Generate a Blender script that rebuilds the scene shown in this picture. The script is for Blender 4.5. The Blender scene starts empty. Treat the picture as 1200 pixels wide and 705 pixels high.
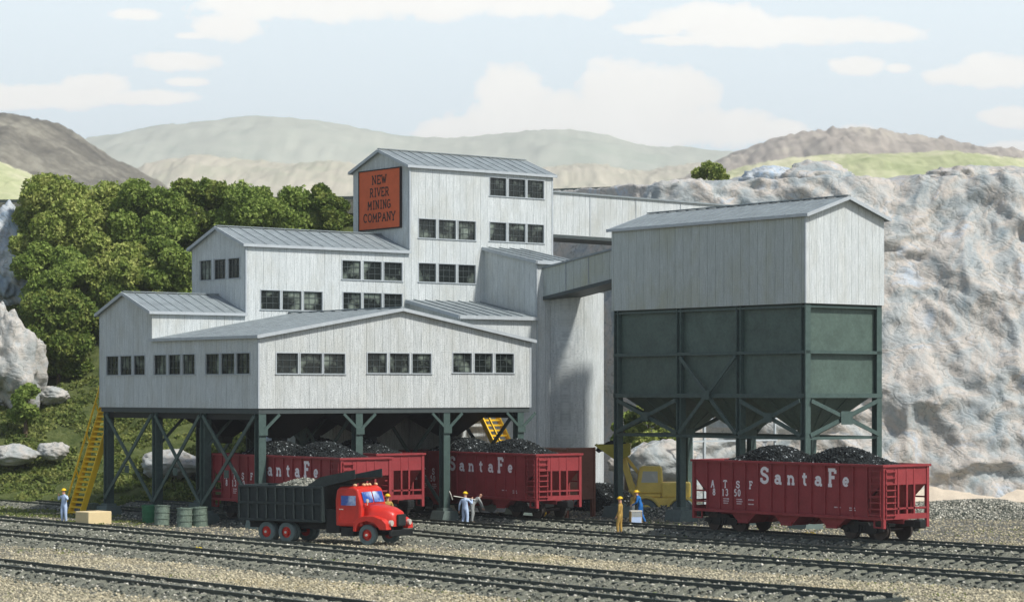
import bpy, math, random
import numpy as np
from mathutils import Vector, Matrix
random.seed(7); rng = np.random.default_rng(7)
S = bpy.context.scene
col = S.collection
rad = math.radians
# ---- measured camera: focal length in photo pixels, eye height, horizon row ----
FP, H0, V0 = 2790.0, 6.4, 460.0
GZ = -0.35                                   # ground level; rail tops are z = 0
TH = rad(38.3); SN, CS = math.sin(TH), math.cos(TH)
X0, Y0 = -12.57, 118.0                       # near corner of the front shed
def at(u, v, z):
    d = (H0 - z) * FP / (v - V0); return Vector(((u - 600) * d / FP, d, z))
def atd(u, v, d): return Vector(((u - 600) * d / FP, d, H0 + (V0 - v) * d / FP))
def W(b, a, z=0.0): return Vector((X0 + CS*b - SN*a, Y0 + SN*b + CS*a, z))
def wb(u, a):
    k = (u-600)/FP; return (k*(Y0+CS*a) - X0 + SN*a) / (CS - SN*k)
def wa(u, b):
    k = (u-600)/FP; return (X0 + CS*b - k*(Y0+SN*b)) / (SN + CS*k)
def wz(v, b, a): return H0 + (V0-v)*(Y0+SN*b+CS*a)/FP

# ---- numpy noise ----
def _h(ix, iy, iz):
    n = (ix*374761393 + iy*668265263 + iz*2147483647*3 + 1013904223) & 0xffffffff
    n = ((n ^ (n >> 13)) * 1274126177) & 0xffffffff
    n = ((n ^ (n >> 15)) * 2246822519) & 0xffffffff
    return ((n ^ (n >> 16)) & 0xffffff) / float(0xffffff)
def noise(x, y, z=0.0):
    x, y, z = np.broadcast_arrays(np.asarray(x, float), np.asarray(y, float), np.asarray(z, float))
    ix, iy, iz = np.floor(x).astype(np.int64), np.floor(y).astype(np.int64), np.floor(z).astype(np.int64)
    fx, fy, fz = x-ix, y-iy, z-iz
    fx, fy, fz = [f*f*f*(f*(f*6-15)+10) for f in (fx, fy, fz)]
    r = 0
    for dx in (0, 1):
        for dy in (0, 1):
            for dz in (0, 1):
                w = (fx if dx else 1-fx)*(fy if dy else 1-fy)*(fz if dz else 1-fz)
                r = r + w*_h(ix+dx, iy+dy, iz+dz)
    return r*2-1
def fbm(x, y, z=0.0, o=4, g=.5):
    s, a = 0, 1.0
    for i in range(o):
        s = s + a*noise(x+i*17.3, y-i*9.1, z+i*5.7); x, y, z = x*2.03, y*2.03, z*2.03; a *= g
    return s

# ---- materials ----
def newmat(name):
    m = bpy.data.materials.new(name); m.use_nodes = True
    return m, m.node_tree.nodes, m.node_tree.links, m.node_tree.nodes['Principled BSDF']
def ramp(N, L, fac, stops):
    r = N.new('ShaderNodeValToRGB'); e = r.color_ramp.elements
    while len(e) < len(stops): e.new(.5)
    for k, (p, c) in enumerate(stops):
        e[k].position = p; e[k].color = (c[0], c[1], c[2], 1) if not isinstance(c, (int, float)) else (c, c, c, 1)
    L.new(fac, r.inputs[0]); return r.outputs[0]
def tnoise(N, L, vec, scale, detail=4, rough=.55, dist=0.0):
    t = N.new('ShaderNodeTexNoise'); t.inputs['Scale'].default_value = scale; t.inputs['Detail'].default_value = detail
    t.inputs['Roughness'].default_value = rough; t.inputs['Distortion'].default_value = dist
    L.new(vec, t.inputs['Vector']); return t.outputs['Fac']
def mapping(N, L, vec, scale=(1,1,1), rot=(0,0,0)):
    m = N.new('ShaderNodeMapping'); m.inputs['Scale'].default_value = scale; m.inputs['Rotation'].default_value = rot
    L.new(vec, m.inputs['Vector']); return m.outputs[0]
def mixc(N, L, fac, a, b, mode='MIX'):
    m = N.new('ShaderNodeMix'); m.data_type = 'RGBA'; m.blend_type = mode
    for s, v in ((m.inputs[0], fac), (m.inputs[6], a), (m.inputs[7], b)):
        if isinstance(v, (int, float)): s.default_value = v
        elif isinstance(v, tuple): s.default_value = (v[0], v[1], v[2], 1)
        else: L.new(v, s)
    return m.outputs[2]
def math_(N, L, op, a, b=None, c=None):
    m = N.new('ShaderNodeMath'); m.operation = op
    for i, v in enumerate((a, b, c)):
        if v is None: continue
        if isinstance(v, (int, float)): m.inputs[i].default_value = v
        else: L.new(v, m.inputs[i])
    return m.outputs[0]
def bump(N, L, P, h, strength=.3, dist=.05):
    b = N.new('ShaderNodeBump'); b.inputs['Strength'].default_value = strength; b.inputs['Distance'].default_value = dist
    L.new(h, b.inputs['Height']); L.new(b.outputs[0], P.inputs['Normal'])
def paint(name, c, rough=.6, var=.18, scale=3.0, metal=0.0, speck=None, bmp=.15, spec=.3):
    m, N, L, P = newmat(name)
    tc = N.new('ShaderNodeTexCoord').outputs['Object']
    n1 = tnoise(N, L, tc, scale, 5, .65); n2 = tnoise(N, L, tc, scale*9, 3, .6)
    f = math_(N, L, 'MULTIPLY_ADD', n2, .4, math_(N, L, 'MULTIPLY', n1, .6))
    o = ramp(N, L, f, [(.3, tuple(x*(1-var) for x in c)), (.7, tuple(min(1, x*(1+var)) for x in c))])
    if speck:
        o = mixc(N, L, ramp(N, L, n2, [(speck[1], 0), (speck[1]+.05, 1)]), o, speck[0])
    L.new(o, P.inputs['Base Color']); P.inputs['Roughness'].default_value = rough; P.inputs['Metallic'].default_value = metal
    P.inputs['Specular IOR Level'].default_value = spec
    if bmp: bump(N, L, P, n2, bmp, .03)
    return m
def siding(name, base, dark, seam=.5, tint=(.42,.42,.36)):
    """grey board siding: seams every few decimetres, streaks, speckles"""
    m, N, L, P = newmat(name)
    tc = N.new('ShaderNodeTexCoord').outputs['Object']
    sp = N.new('ShaderNodeSeparateXYZ'); L.new(tc, sp.inputs[0])
    s = math_(N, L, 'ADD', sp.outputs[0], sp.outputs[1])
    cb = N.new('ShaderNodeCombineXYZ'); L.new(s, cb.inputs[0]); L.new(sp.outputs[2], cb.inputs[2])
    v = cb.outputs[0]
    fr = math_(N, L, 'FRACT', math_(N, L, 'DIVIDE', s, seam))
    line = ramp(N, L, fr, [(0, 1), (.05, 0), (.95, 0), (1, .6)])
    cell = math_(N, L, 'FLOOR', math_(N, L, 'DIVIDE', s, seam))
    wn = N.new('ShaderNodeTexWhiteNoise'); wn.noise_dimensions = '1D'; L.new(cell, wn.inputs['W'])
    lm = math_(N, L, 'MULTIPLY', line, math_(N, L, 'MULTIPLY_ADD', wn.outputs[0], .6, .35))
    gap = tnoise(N, L, mapping(N, L, v, (1.1, 1, .45)), 1.6, 2)
    lm = math_(N, L, 'MULTIPLY', lm, ramp(N, L, gap, [(.35, .25), (.6, 1)]))
    fine = math_(N, L, 'FRACT', math_(N, L, 'DIVIDE', s, seam/4.0))
    fl = ramp(N, L, fine, [(0, .35), (.13, 0), (.9, 0), (1, .3)])
    fl = math_(N, L, 'MULTIPLY', fl, ramp(N, L, tnoise(N, L, mapping(N, L, v, (3, 1, .5)), 1.3, 3), [(.42, 0), (.66, 1)]))
    streak = tnoise(N, L, mapping(N, L, v, (9, 1, .7)), 1.5, 5, .7)
    big = tnoise(N, L, mapping(N, L, v, (1, 1, .6)), .55, 4, .6)
    spk = tnoise(N, L, v, 16, 2, .6)
    c = mixc(N, L, ramp(N, L, streak, [(.40, 0), (.75, .85)]), base, dark)
    c = mixc(N, L, ramp(N, L, big, [(.46, 0), (.72, .6)]), c, tint)
    c = mixc(N, L, math_(N, L, 'MULTIPLY', wn.outputs[0], .16), c, dark)
    c = mixc(N, L, ramp(N, L, spk, [(.52, 0), (.66, .75)]), c, dark)
    c = mixc(N, L, fl, c, tuple(x*.5 for x in dark))
    c = mixc(N, L, lm, c, tuple(x*.3 for x in dark))
    L.new(c, P.inputs['Base Color']); P.inputs['Roughness'].default_value = .75; P.inputs['Specular IOR Level'].default_value = .2
    h = math_(N, L, 'SUBTRACT', math_(N, L, 'MULTIPLY', spk, .35), math_(N, L, 'ADD', line, fl))
    bump(N, L, P, h, .5, .03)
    return m
M = {}
HAZE = 0.00023
SUN = 4.4
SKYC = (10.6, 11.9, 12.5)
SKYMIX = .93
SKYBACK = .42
CLOUD_A = (12.7, 12.4, 11.7)
CLOUD_B = (13.4, 13.1, 12.3)
EXPO = 0.1

M['siding'] = siding('galvanised_siding', (.66,.695,.69), (.34,.38,.385))
M['siding_pale'] = siding('weathered_siding', (.66,.69,.68), (.27,.30,.30))
M['siding_shade_green'] = siding('shade_toned_siding', (.50,.55,.53), (.30,.33,.31), .62, (.36,.36,.22))  # shade-side copy of siding: darker base paints the shade, tint adds yellow-green stains
M['roof'] = paint('roof_sheet', (.225,.26,.27), .6, .32, 1.6, .0, None, .1, .4)
M['trim'] = paint('grey_trim', (.42,.46,.48), .6, .15)
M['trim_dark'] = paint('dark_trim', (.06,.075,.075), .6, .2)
M['steel'] = paint('green_steel', (.062,.098,.088), .5, .3, 4, 0, ((.16,.20,.18), .66))
M['tank'] = paint('tank_green', (.080,.120,.100), .55, .35, .8, 0, ((.13,.17,.14), .72))
M['dark'] = paint('dark_interior', (.02,.022,.02), .9, .3)
M['concrete'] = paint('green_concrete', (.13,.17,.155), .85, .25, 5)
M['cream'] = paint('cream_block', (.72,.58,.33), .8, .10, 4)
M['yellow'] = paint('yellow_paint', (.85,.54,.02), .5, .12)
M['loader'] = paint('loader_yellow', (.88,.66,.16), .45, .12, 2)
M['bucket'] = paint('bucket_olive', (.42,.36,.05), .5, .2, 2)
M['car'] = paint('boxcar_red', (.265,.038,.042), .6, .24, 1.1)
M['brown'] = paint('brown_bin', (.20,.085,.055), .7, .2, 1.5)
M['white'] = paint('white_letters', (.80,.74,.76), .6, .05, 6)
M['black'] = paint('black_iron', (.012,.014,.014), .55, .4, 8)
M['wheel'] = paint('worn_wheel', (.06,.05,.045), .4, .3, 6, .4)
M['coal'] = None
M['sign'] = paint('sign_red', (.62,.115,.035), .6, .14, 2.5)
M['ink'] = paint('sign_ink', (.02,.012,.01), .6, .1)
M['truck_red'] = paint('truck_red', (.56,.026,.014), .36, .12, 3, 0, None, .03, .5)
M['bed'] = paint('bed_black', (.022,.032,.032), .5, .4, 5, 0, ((.25,.26,.24), .71), .3)
M['tyre'] = paint('grey_tyre', (.13,.17,.17), .8, .25, 12)
M['chrome'] = paint('pale_metal', (.65,.62,.55), .3, .1, 6, .3)
M['amber'] = paint('amber_lamp', (.75,.50,.28), .3, .1)
M['rail'] = paint('rail_steel', (.045,.060,.056), .35, .35, 3, .3, ((.30,.30,.28), .70), .2, .5)
M['tie'] = paint('sleeper', (.040,.050,.045), .85, .4, 6)
M['drum'] = paint('drum_green', (.13,.18,.14), .7, .5, 7, 0, ((.40,.42,.36), .60))
M['drum_b'] = paint('drum_bright', (.04,.17,.08), .6, .3, 7)
M['skin'] = paint('skin', (.55,.30,.20), .6, .05)
M['lblue'] = paint('cloth_pale_blue', (.46,.58,.78), .8, .12, 8)
M['blue'] = paint('cloth_blue', (.015,.14,.42), .8, .2, 8)
M['tan'] = paint('cloth_tan', (.42,.27,.07), .8, .2, 8)
M['greycloth'] = paint('cloth_grey', (.32,.34,.33), .8, .2, 8)
M['helmet'] = paint('helmet_yellow', (.85,.55,.02), .35, .05)
M['boot'] = paint('boot', (.10,.08,.06), .8, .2)
M['pale'] = paint('pale_tool', (.62,.60,.52), .6, .15, 6)
M['pale_steel'] = paint('pale_steel', (.45,.50,.52), .6, .15, 3)
M['bark'] = paint('bark', (.13,.095,.06), .9, .3, 6)
M['sandpale'] = paint('pale_sand', (.60,.52,.41), .95, .14, 2, 0, ((.36,.34,.29), .66), .4, .1)
M['flower'] = paint('yellow_tuft', (.65,.52,.08), .9, .3, 9)
def glass(name, c1, c2, rough=.12):
    m, N, L, P = newmat(name)
    tc = N.new('ShaderNodeTexCoord').outputs['Object']
    n = tnoise(N, L, tc, .9, 2, .5); n2 = tnoise(N, L, tc, 7, 2)
    f = math_(N, L, 'MULTIPLY_ADD', n2, .15, math_(N, L, 'MULTIPLY', n, .9))
    L.new(ramp(N, L, f, [(.53, c1), (.70, c2)]), P.inputs['Base Color'])
    P.inputs['Roughness'].default_value = rough; P.inputs['Specular IOR Level'].default_value = .5
    return m
M['glass'] = glass('window_glass', (.010,.014,.013), (.20,.24,.20), .25)  # lighter colour paints noise-shaped reflections into the dark panes
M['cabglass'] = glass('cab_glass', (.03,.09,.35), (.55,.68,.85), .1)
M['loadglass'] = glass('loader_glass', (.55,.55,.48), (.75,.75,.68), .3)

def foliage(name, a, b, c, scale=1.1):
    m, N, L, P = newmat(name)
    g = N.new('ShaderNodeNewGeometry').outputs['Position']
    n = tnoise(N, L, g, scale, 3, .6); n2 = tnoise(N, L, g, scale*5, 2)
    f = math_(N, L, 'MULTIPLY_ADD', n2, .45, math_(N, L, 'MULTIPLY', n, .6))
    L.new(ramp(N, L, f, [(.36, a), (.50, b), (.63, c)]), P.inputs['Base Color'])
    P.inputs['Roughness'].default_value = .7; P.inputs['Specular IOR Level'].default_value = .15
    t = N.new('ShaderNodeBsdfTranslucent'); mx = N.new('ShaderNodeMixShader'); mx.inputs[0].default_value = .25
    L.new(P.inputs['Base Color'].links[0].from_socket, t.inputs[0])
    L.new(P.outputs[0], mx.inputs[1]); L.new(t.outputs[0], mx.inputs[2])
    L.new(mx.outputs[0], N['Material Output'].inputs['Surface'])
    return m
M['leaf_dark'] = foliage('foliage_dark', (.070,.115,.024), (.14,.205,.042), (.29,.33,.085))
M['leaf_mid'] = foliage('foliage_mid', (.090,.145,.028), (.19,.27,.056), (.35,.43,.115))
M['leaf_light'] = foliage('foliage_light', (.11,.165,.028), (.27,.34,.08), (.47,.50,.16))
M['moss'] = foliage('moss', (.070,.110,.024), (.15,.195,.048), (.28,.30,.090), .9)

def rockmat(name, cols, sc=.35, rough=.8):
    m, N, L, P = newmat(name)
    g = N.new('ShaderNodeNewGeometry').outputs['Position']
    n1 = tnoise(N, L, g, sc, 4, .6, 1.2)
    c = ramp(N, L, n1, [(.30, cols[0]), (.44, cols[1]), (.56, cols[2]), (.68, cols[3])])
    w = N.new('ShaderNodeTexWave'); w.inputs['Scale'].default_value = .5; w.inputs['Distortion'].default_value = 22
    w.inputs['Detail'].default_value = 4; w.inputs['Detail Scale'].default_value = .9; w.inputs['Detail Roughness'].default_value = .62
    L.new(mapping(N, L, g, (1, .6, 1.6), (.3, .5, .2)), w.inputs['Vector'])
    wl = ramp(N, L, w.outputs['Fac'], [(0, .55), (.13, .0), (1, 0)])
    veil = tnoise(N, L, g, sc*1.7, 3, .6)
    wl = math_(N, L, 'MULTIPLY', wl, ramp(N, L, veil, [(.40, .1), (.55, 1)]))
    c = mixc(N, L, wl, c, (.12,.14,.13))
    n3 = tnoise(N, L, g, 3.2, 6, .7)
    c = mixc(N, L, ramp(N, L, n3, [(.38, .34), (.5, 0)]), c, (.26,.26,.24))
    c = mixc(N, L, ramp(N, L, n3, [(.62, 0), (.75, .6)]), c, (.78,.77,.74))
    L.new(c, P.inputs['Base Color']); P.inputs['Roughness'].default_value = rough; P.inputs['Specular IOR Level'].default_value = .25
    h = math_(N, L, 'MULTIPLY_ADD', n3, .7, math_(N, L, 'MULTIPLY', w.outputs['Fac'], .3))
    bump(N, L, P, h, .4, .15)
    return m
M['rock'] = rockmat('cliff_rock', [(.25,.30,.32), (.40,.42,.41), (.50,.455,.40), (.43,.48,.52)])
M['rock_blue'] = rockmat('blue_rock', [(.24,.32,.40), (.36,.44,.52), (.52,.55,.56), (.42,.52,.62)], .5)
M['rock_white'] = rockmat('pale_rock', [(.32,.35,.34), (.42,.43,.41), (.50,.47,.42), (.46,.49,.49)], .5)

def groundmat():
    m, N, L, P = newmat('gravel_ground')
    g = N.new('ShaderNodeNewGeometry').outputs['Position']
    sp = N.new('ShaderNodeSeparateXYZ'); L.new(g, sp.inputs[0])
    big = tnoise(N, L, g, .16, 4, .6, .5); mid = tnoise(N, L, g, 1.3, 5, .7)
    vo = N.new('ShaderNodeTexVoronoi'); vo.inputs['Scale'].default_value = 5.5; L.new(g, vo.inputs['Vector'])
    vb = N.new('ShaderNodeSeparateColor'); L.new(vo.outputs['Color'], vb.inputs[0])
    stone = ramp(N, L, vb.outputs[0], [(0, (.055,.06,.052)), (.4, (.17,.17,.15)), (.75, (.34,.33,.29)), (1, (.55,.54,.49))])
    edge = ramp(N, L, vo.outputs['Distance'], [(.05, 0), (.75, .8)])
    stone = mixc(N, L, edge, stone, (.03,.034,.03))
    fine = tnoise(N, L, g, 9, 4, .8)
    sand = ramp(N, L, fine, [(.30, (.20,.185,.14)), (.5, (.40,.365,.27)), (.68, (.62,.57,.43))])
    yel = ramp(N, L, big, [(.46, 0), (.62, .75)])
    sand = mixc(N, L, yel, sand, ramp(N, L, fine, [(.3, (.22,.18,.09)), (.65, (.62,.50,.27))]))
    near = ramp(N, L, math_(N, L, 'DIVIDE', sp.outputs[1], 200.0), [(.47, 1), (.55, 0)])
    patch = ramp(N, L, math_(N, L, 'MULTIPLY_ADD', mid, .5, math_(N, L, 'MULTIPLY', big, .5)), [(.40, 0), (.56, 1)])
    f = math_(N, L, 'MULTIPLY', math_(N, L, 'MULTIPLY_ADD', near, .85, .12), math_(N, L, 'MULTIPLY_ADD', patch, .7, .3))
    c = mixc(N, L, f, stone, sand)
    weed = math_(N, L, 'MULTIPLY', ramp(N, L, mid, [(.52, 0), (.62, .8)]), ramp(N, L, tnoise(N, L, g, .35, 3), [(.48, 0), (.6, 1)]))
    c = mixc(N, L, weed, c, (.13,.15,.06))
    att = N.new('ShaderNodeAttribute'); att.attribute_name = 'moss'
    mossc = ramp(N, L, mid, [(.35, (.045,.065,.018)), (.6, (.11,.13,.045))])
    c = mixc(N, L, att.outputs['Fac'], c, mossc)
    L.new(c, P.inputs['Base Color']); P.inputs['Roughness'].default_value = .95; P.inputs['Specular IOR Level'].default_value = .1
    bump(N, L, P, math_(N, L, 'MULTIPLY_ADD', vo.outputs['Distance'], -.7, math_(N, L, 'MULTIPLY', fine, .6)), .8, .08)
    return m
M['ground'] = groundmat()
def stonemat(name, stops):
    m, N, L, P = newmat(name)
    g = N.new('ShaderNodeNewGeometry')
    L.new(ramp(N, L, g.outputs['Random Per Island'], stops), P.inputs['Base Color'])
    P.inputs['Roughness'].default_value = .9; P.inputs['Specular IOR Level'].default_value = .2
    return m
M['stones'] = stonemat('ballast_stone', [(0, (.04,.05,.042)), (.3, (.11,.12,.10)), (.6, (.25,.25,.205)), (.85, (.44,.42,.35)), (1, (.70,.68,.58))])
M['dirtstones'] = stonemat('loose_stone', [(0, (.15,.14,.10)), (.5, (.37,.335,.235)), (1, (.64,.57,.39))])
M['coal'] = stonemat('coal', [(0, (.006,.008,.008)), (.80, (.020,.024,.024)), (.93, (.04,.05,.05)), (.965, (.06,.07,.07)), (1, (.50,.54,.54))])  # bright top stop paints white glints onto a few lumps
M['bedmat'] = paint('ballast_bed', (.155,.16,.125), .95, .45, 4, 0, ((.40,.39,.33), .60), .6, .1)

# ---- mesh builder ----
class MB:
    def __init__(s): s.v, s.f, s.m = [], [], []
    def add(s, vs, fs, mi=0):
        o = len(s.v); s.v += [tuple(p) for p in vs]
        for f in fs: s.f.append(tuple(i+o for i in f)); s.m.append(mi)
        return s
    def box(s, x0, x1, y0, y1, z0, z1, mi=0):
        if x0 > x1: x0, x1 = x1, x0
        if y0 > y1: y0, y1 = y1, y0
        return s.add([(x0,y0,z0),(x1,y0,z0),(x1,y1,z0),(x0,y1,z0),(x0,y0,z1),(x1,y0,z1),(x1,y1,z1),(x0,y1,z1)],
              [(0,3,2,1),(4,5,6,7),(0,1,5,4),(1,2,6,5),(2,3,7,6),(3,0,4,7)], mi)
    def frame(s, p, q, up=(0,0,1)):
        p, q = Vector(p), Vector(q); d = (q-p).normalized(); u = Vector(up)
        if abs(d.dot(u)) > .98: u = Vector((1,0,0))
        r = d.cross(u).normalized(); return p, q, r, r.cross(d).normalized()
    def beam(s, p, q, w, h, up=(0,0,1), mi=0):
        p, q, r, u = s.frame(p, q, up)
        vs = [e + r*(sx*w/2) + u*(sz*h/2) for e in (p, q) for sx, sz in ((-1,-1),(1,-1),(1,1),(-1,1))]
        return s.add(vs, [(0,1,2,3),(7,6,5,4),(0,4,5,1),(1,5,6,2),(2,6,7,3),(3,7,4,0)], mi)
    def ibeam(s, p, q, w, h, t=.05, up=(0,0,1), mi=0):
        p, q, r, u = s.frame(p, q, up)
        s.beam(p+u*(h/2-t/2), q+u*(h/2-t/2), w, t, u, mi); s.beam(p-u*(h/2-t/2), q-u*(h/2-t/2), w, t, u, mi)
        return s.beam(p, q, t, h-2*t, u, mi)
    def cyl(s, p, q, r0, r1=None, n=14, mi=0, cap=True):
        r1 = r0 if r1 is None else r1
        p, q, r, u = s.frame(p, q)
        vs = []
        for e, R_ in ((p, r0), (q, r1)):
            vs += [e + r*(math.cos(2*math.pi*k/n)*R_) + u*(math.sin(2*math.pi*k/n)*R_) for k in range(n)]
        fs = [(k, (k+1) % n, n+(k+1) % n, n+k) for k in range(n)]
        if cap: fs += [tuple(range(n-1, -1, -1)), tuple(range(n, 2*n))]
        return s.add(vs, fs, mi)
    def prism(s, pts, axis, t0, t1, mi=0):
        """polygon pts (2D) extruded along an axis: 'x': (y,z), 'y': (x,z), 'z': (x,y)"""
        n = len(pts)
        f3 = {'x': lambda a, b, t: (t,a,b), 'y': lambda a, b, t: (a,t,b), 'z': lambda a, b, t: (a,b,t)}[axis]
        vs = [f3(a, b, t) for t in (t0, t1) for a, b in pts]
        fs = [tuple(range(n)), tuple(range(2*n-1, n-1, -1))] + [(k, n+k, n+(k+1) % n, (k+1) % n) for k in range(n)]
        return s.add(vs, fs, mi)
    def ball(s, c, r, n=10, m=7, sc=(1,1,1), mi=0, jit=0.0, zmin=-1):
        vs, fs = [], []
        for i in range(m+1):
            t = math.pi*i/m
            for k in range(n):
                a = 2*math.pi*k/n; j = 1 + random.uniform(-jit, jit)
                z = max(zmin, math.cos(t))
                vs.append((c[0]+r*sc[0]*math.sin(t)*math.cos(a)*j, c[1]+r*sc[1]*math.sin(t)*math.sin(a)*j, c[2]+r*sc[2]*z*j))
        for i in range(m):
            for k in range(n): fs.append((i*n+k, (i+1)*n+k, (i+1)*n+(k+1) % n, i*n+(k+1) % n))
        return s.add(vs, fs, mi)
    def build(s, name, mats, parent=None, bevel=0, smooth=False, seg=1, fix=True):
        me = bpy.data.meshes.new(name); me.from_pydata(s.v, [], s.f)
        mats = mats if isinstance(mats, (list, tuple)) else [mats]
        for m in mats: me.materials.append(M[m] if isinstance(m, str) else m)
        if len(mats) > 1: me.polygons.foreach_set('material_index', s.m)
        if fix:
            import bmesh
            bm = bmesh.new(); bm.from_mesh(me); bmesh.ops.recalc_face_normals(bm, faces=bm.faces); bm.to_mesh(me); bm.free()
        if smooth:
            me.polygons.foreach_set('use_smooth', [True]*len(me.polygons))
        o = bpy.data.objects.new(name, me); col.objects.link(o)
        if parent: o.parent = parent
        if bevel:
            b = o.modifiers.new('bevel', 'BEVEL'); b.width = bevel; b.segments = seg; b.limit_method = 'ANGLE'; b.angle_limit = rad(40)
        return o
def npmesh(name, v, f, mats, parent=None, smooth=False):
    me = bpy.data.meshes.new(name); v = np.asarray(v, dtype=np.float32); f = np.asarray(f, dtype=np.int32)
    n = f.shape[1]
    me.vertices.add(len(v)); me.vertices.foreach_set('co', v.ravel())
    me.loops.add(f.size); me.loops.foreach_set('vertex_index', f.ravel())
    me.polygons.add(len(f)); me.polygons.foreach_set('loop_start', np.arange(0, f.size, n, dtype=np.int32))
    me.polygons.foreach_set('loop_total', np.full(len(f), n, dtype=np.int32))
    if smooth: me.polygons.foreach_set('use_smooth', np.ones(len(f), dtype=bool))
    me.update(calc_edges=True)
    for m in (mats if isinstance(mats, (list, tuple)) else [mats]): me.materials.append(M[m])
    o = bpy.data.objects.new(name, me); col.objects.link(o)
    if parent: o.parent = parent
    return o
def empty(name, loc=(0,0,0), rz=0.0, parent=None):
    o = bpy.data.objects.new(name, None); col.objects.link(o); o.location = loc; o.rotation_euler = (0,0,rz)
    o.empty_display_size = .3
    if parent: o.parent = parent
    return o
def tag(o, label=None, cat=None, group=None, kind=None):
    if label: o['label'] = label
    if cat: o['category'] = cat
    if group: o['group'] = group
    if kind: o['kind'] = kind
    return o
def kids(o): return [c for c in bpy.data.objects if c.parent == o]
def copy_tree(o, parent=None):
    c = o.copy(); col.objects.link(c); c.parent = parent
    for ch in kids(o): copy_tree(ch, c)
    return c
def gridfaces(n, m, off=0):
    i, j = np.meshgrid(np.arange(n-1), np.arange(m-1), indexing='ij'); a = (i*m+j).ravel()+off
    return np.stack([a, a+m, a+m+1, a+1], 1)
def leaves(centres, size, rngl, flat=False):
    """one small two-triangle leaf clump per centre, random attitude"""
    n = len(centres)
    d1 = rngl.normal(size=(n,3)); d1 /= np.linalg.norm(d1, axis=1)[:,None]
    d2 = np.cross(d1, rngl.normal(size=(n,3))); d2 /= np.linalg.norm(d2, axis=1)[:,None]
    if flat: d1[:,2] *= .5; d2[:,2] *= .5
    s = (size*rngl.uniform(.55, 1.35, n))[:,None]; s2 = s*rngl.uniform(.4, .9, n)[:,None]
    v = np.stack([centres-d1*s, centres-d2*s2*.8, centres+d1*s, centres+d2*s2], 1).reshape(-1,3)
    return v, np.arange(4*n).reshape(-1,4)
def stones(centres, size, rngl, zs=.7):
    n = len(centres)
    base = np.array([(1,0,0),(0,1,0),(-1,0,0),(0,-1,0),(0,0,1),(0,0,-1)], float)
    F_ = np.array([(0,1,4),(1,2,4),(2,3,4),(3,0,4),(1,0,5),(2,1,5),(3,2,5),(0,3,5)])
    a = rngl.uniform(0, 6.28, n); c, s_ = np.cos(a), np.sin(a)
    sc = size[:,None]*rngl.uniform(.6, 1.3, (n,3))*np.array([1,1,zs])
    v = base[None]*sc[:,None,:]*(1+rngl.uniform(-.25,.25,(n,6,1)))
    tilt = rngl.uniform(-.5, .5, (n,1))
    x, y, z = v[...,0], v[...,1], v[...,2]; z = z + x*tilt
    v = np.stack([x*c[:,None]-y*s_[:,None], x*s_[:,None]+y*c[:,None], z], 2) + centres[:,None,:]
    f = (F_[None] + (np.arange(n)*6)[:,None,None]).reshape(-1,3)
    return v.reshape(-1,3), f

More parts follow.
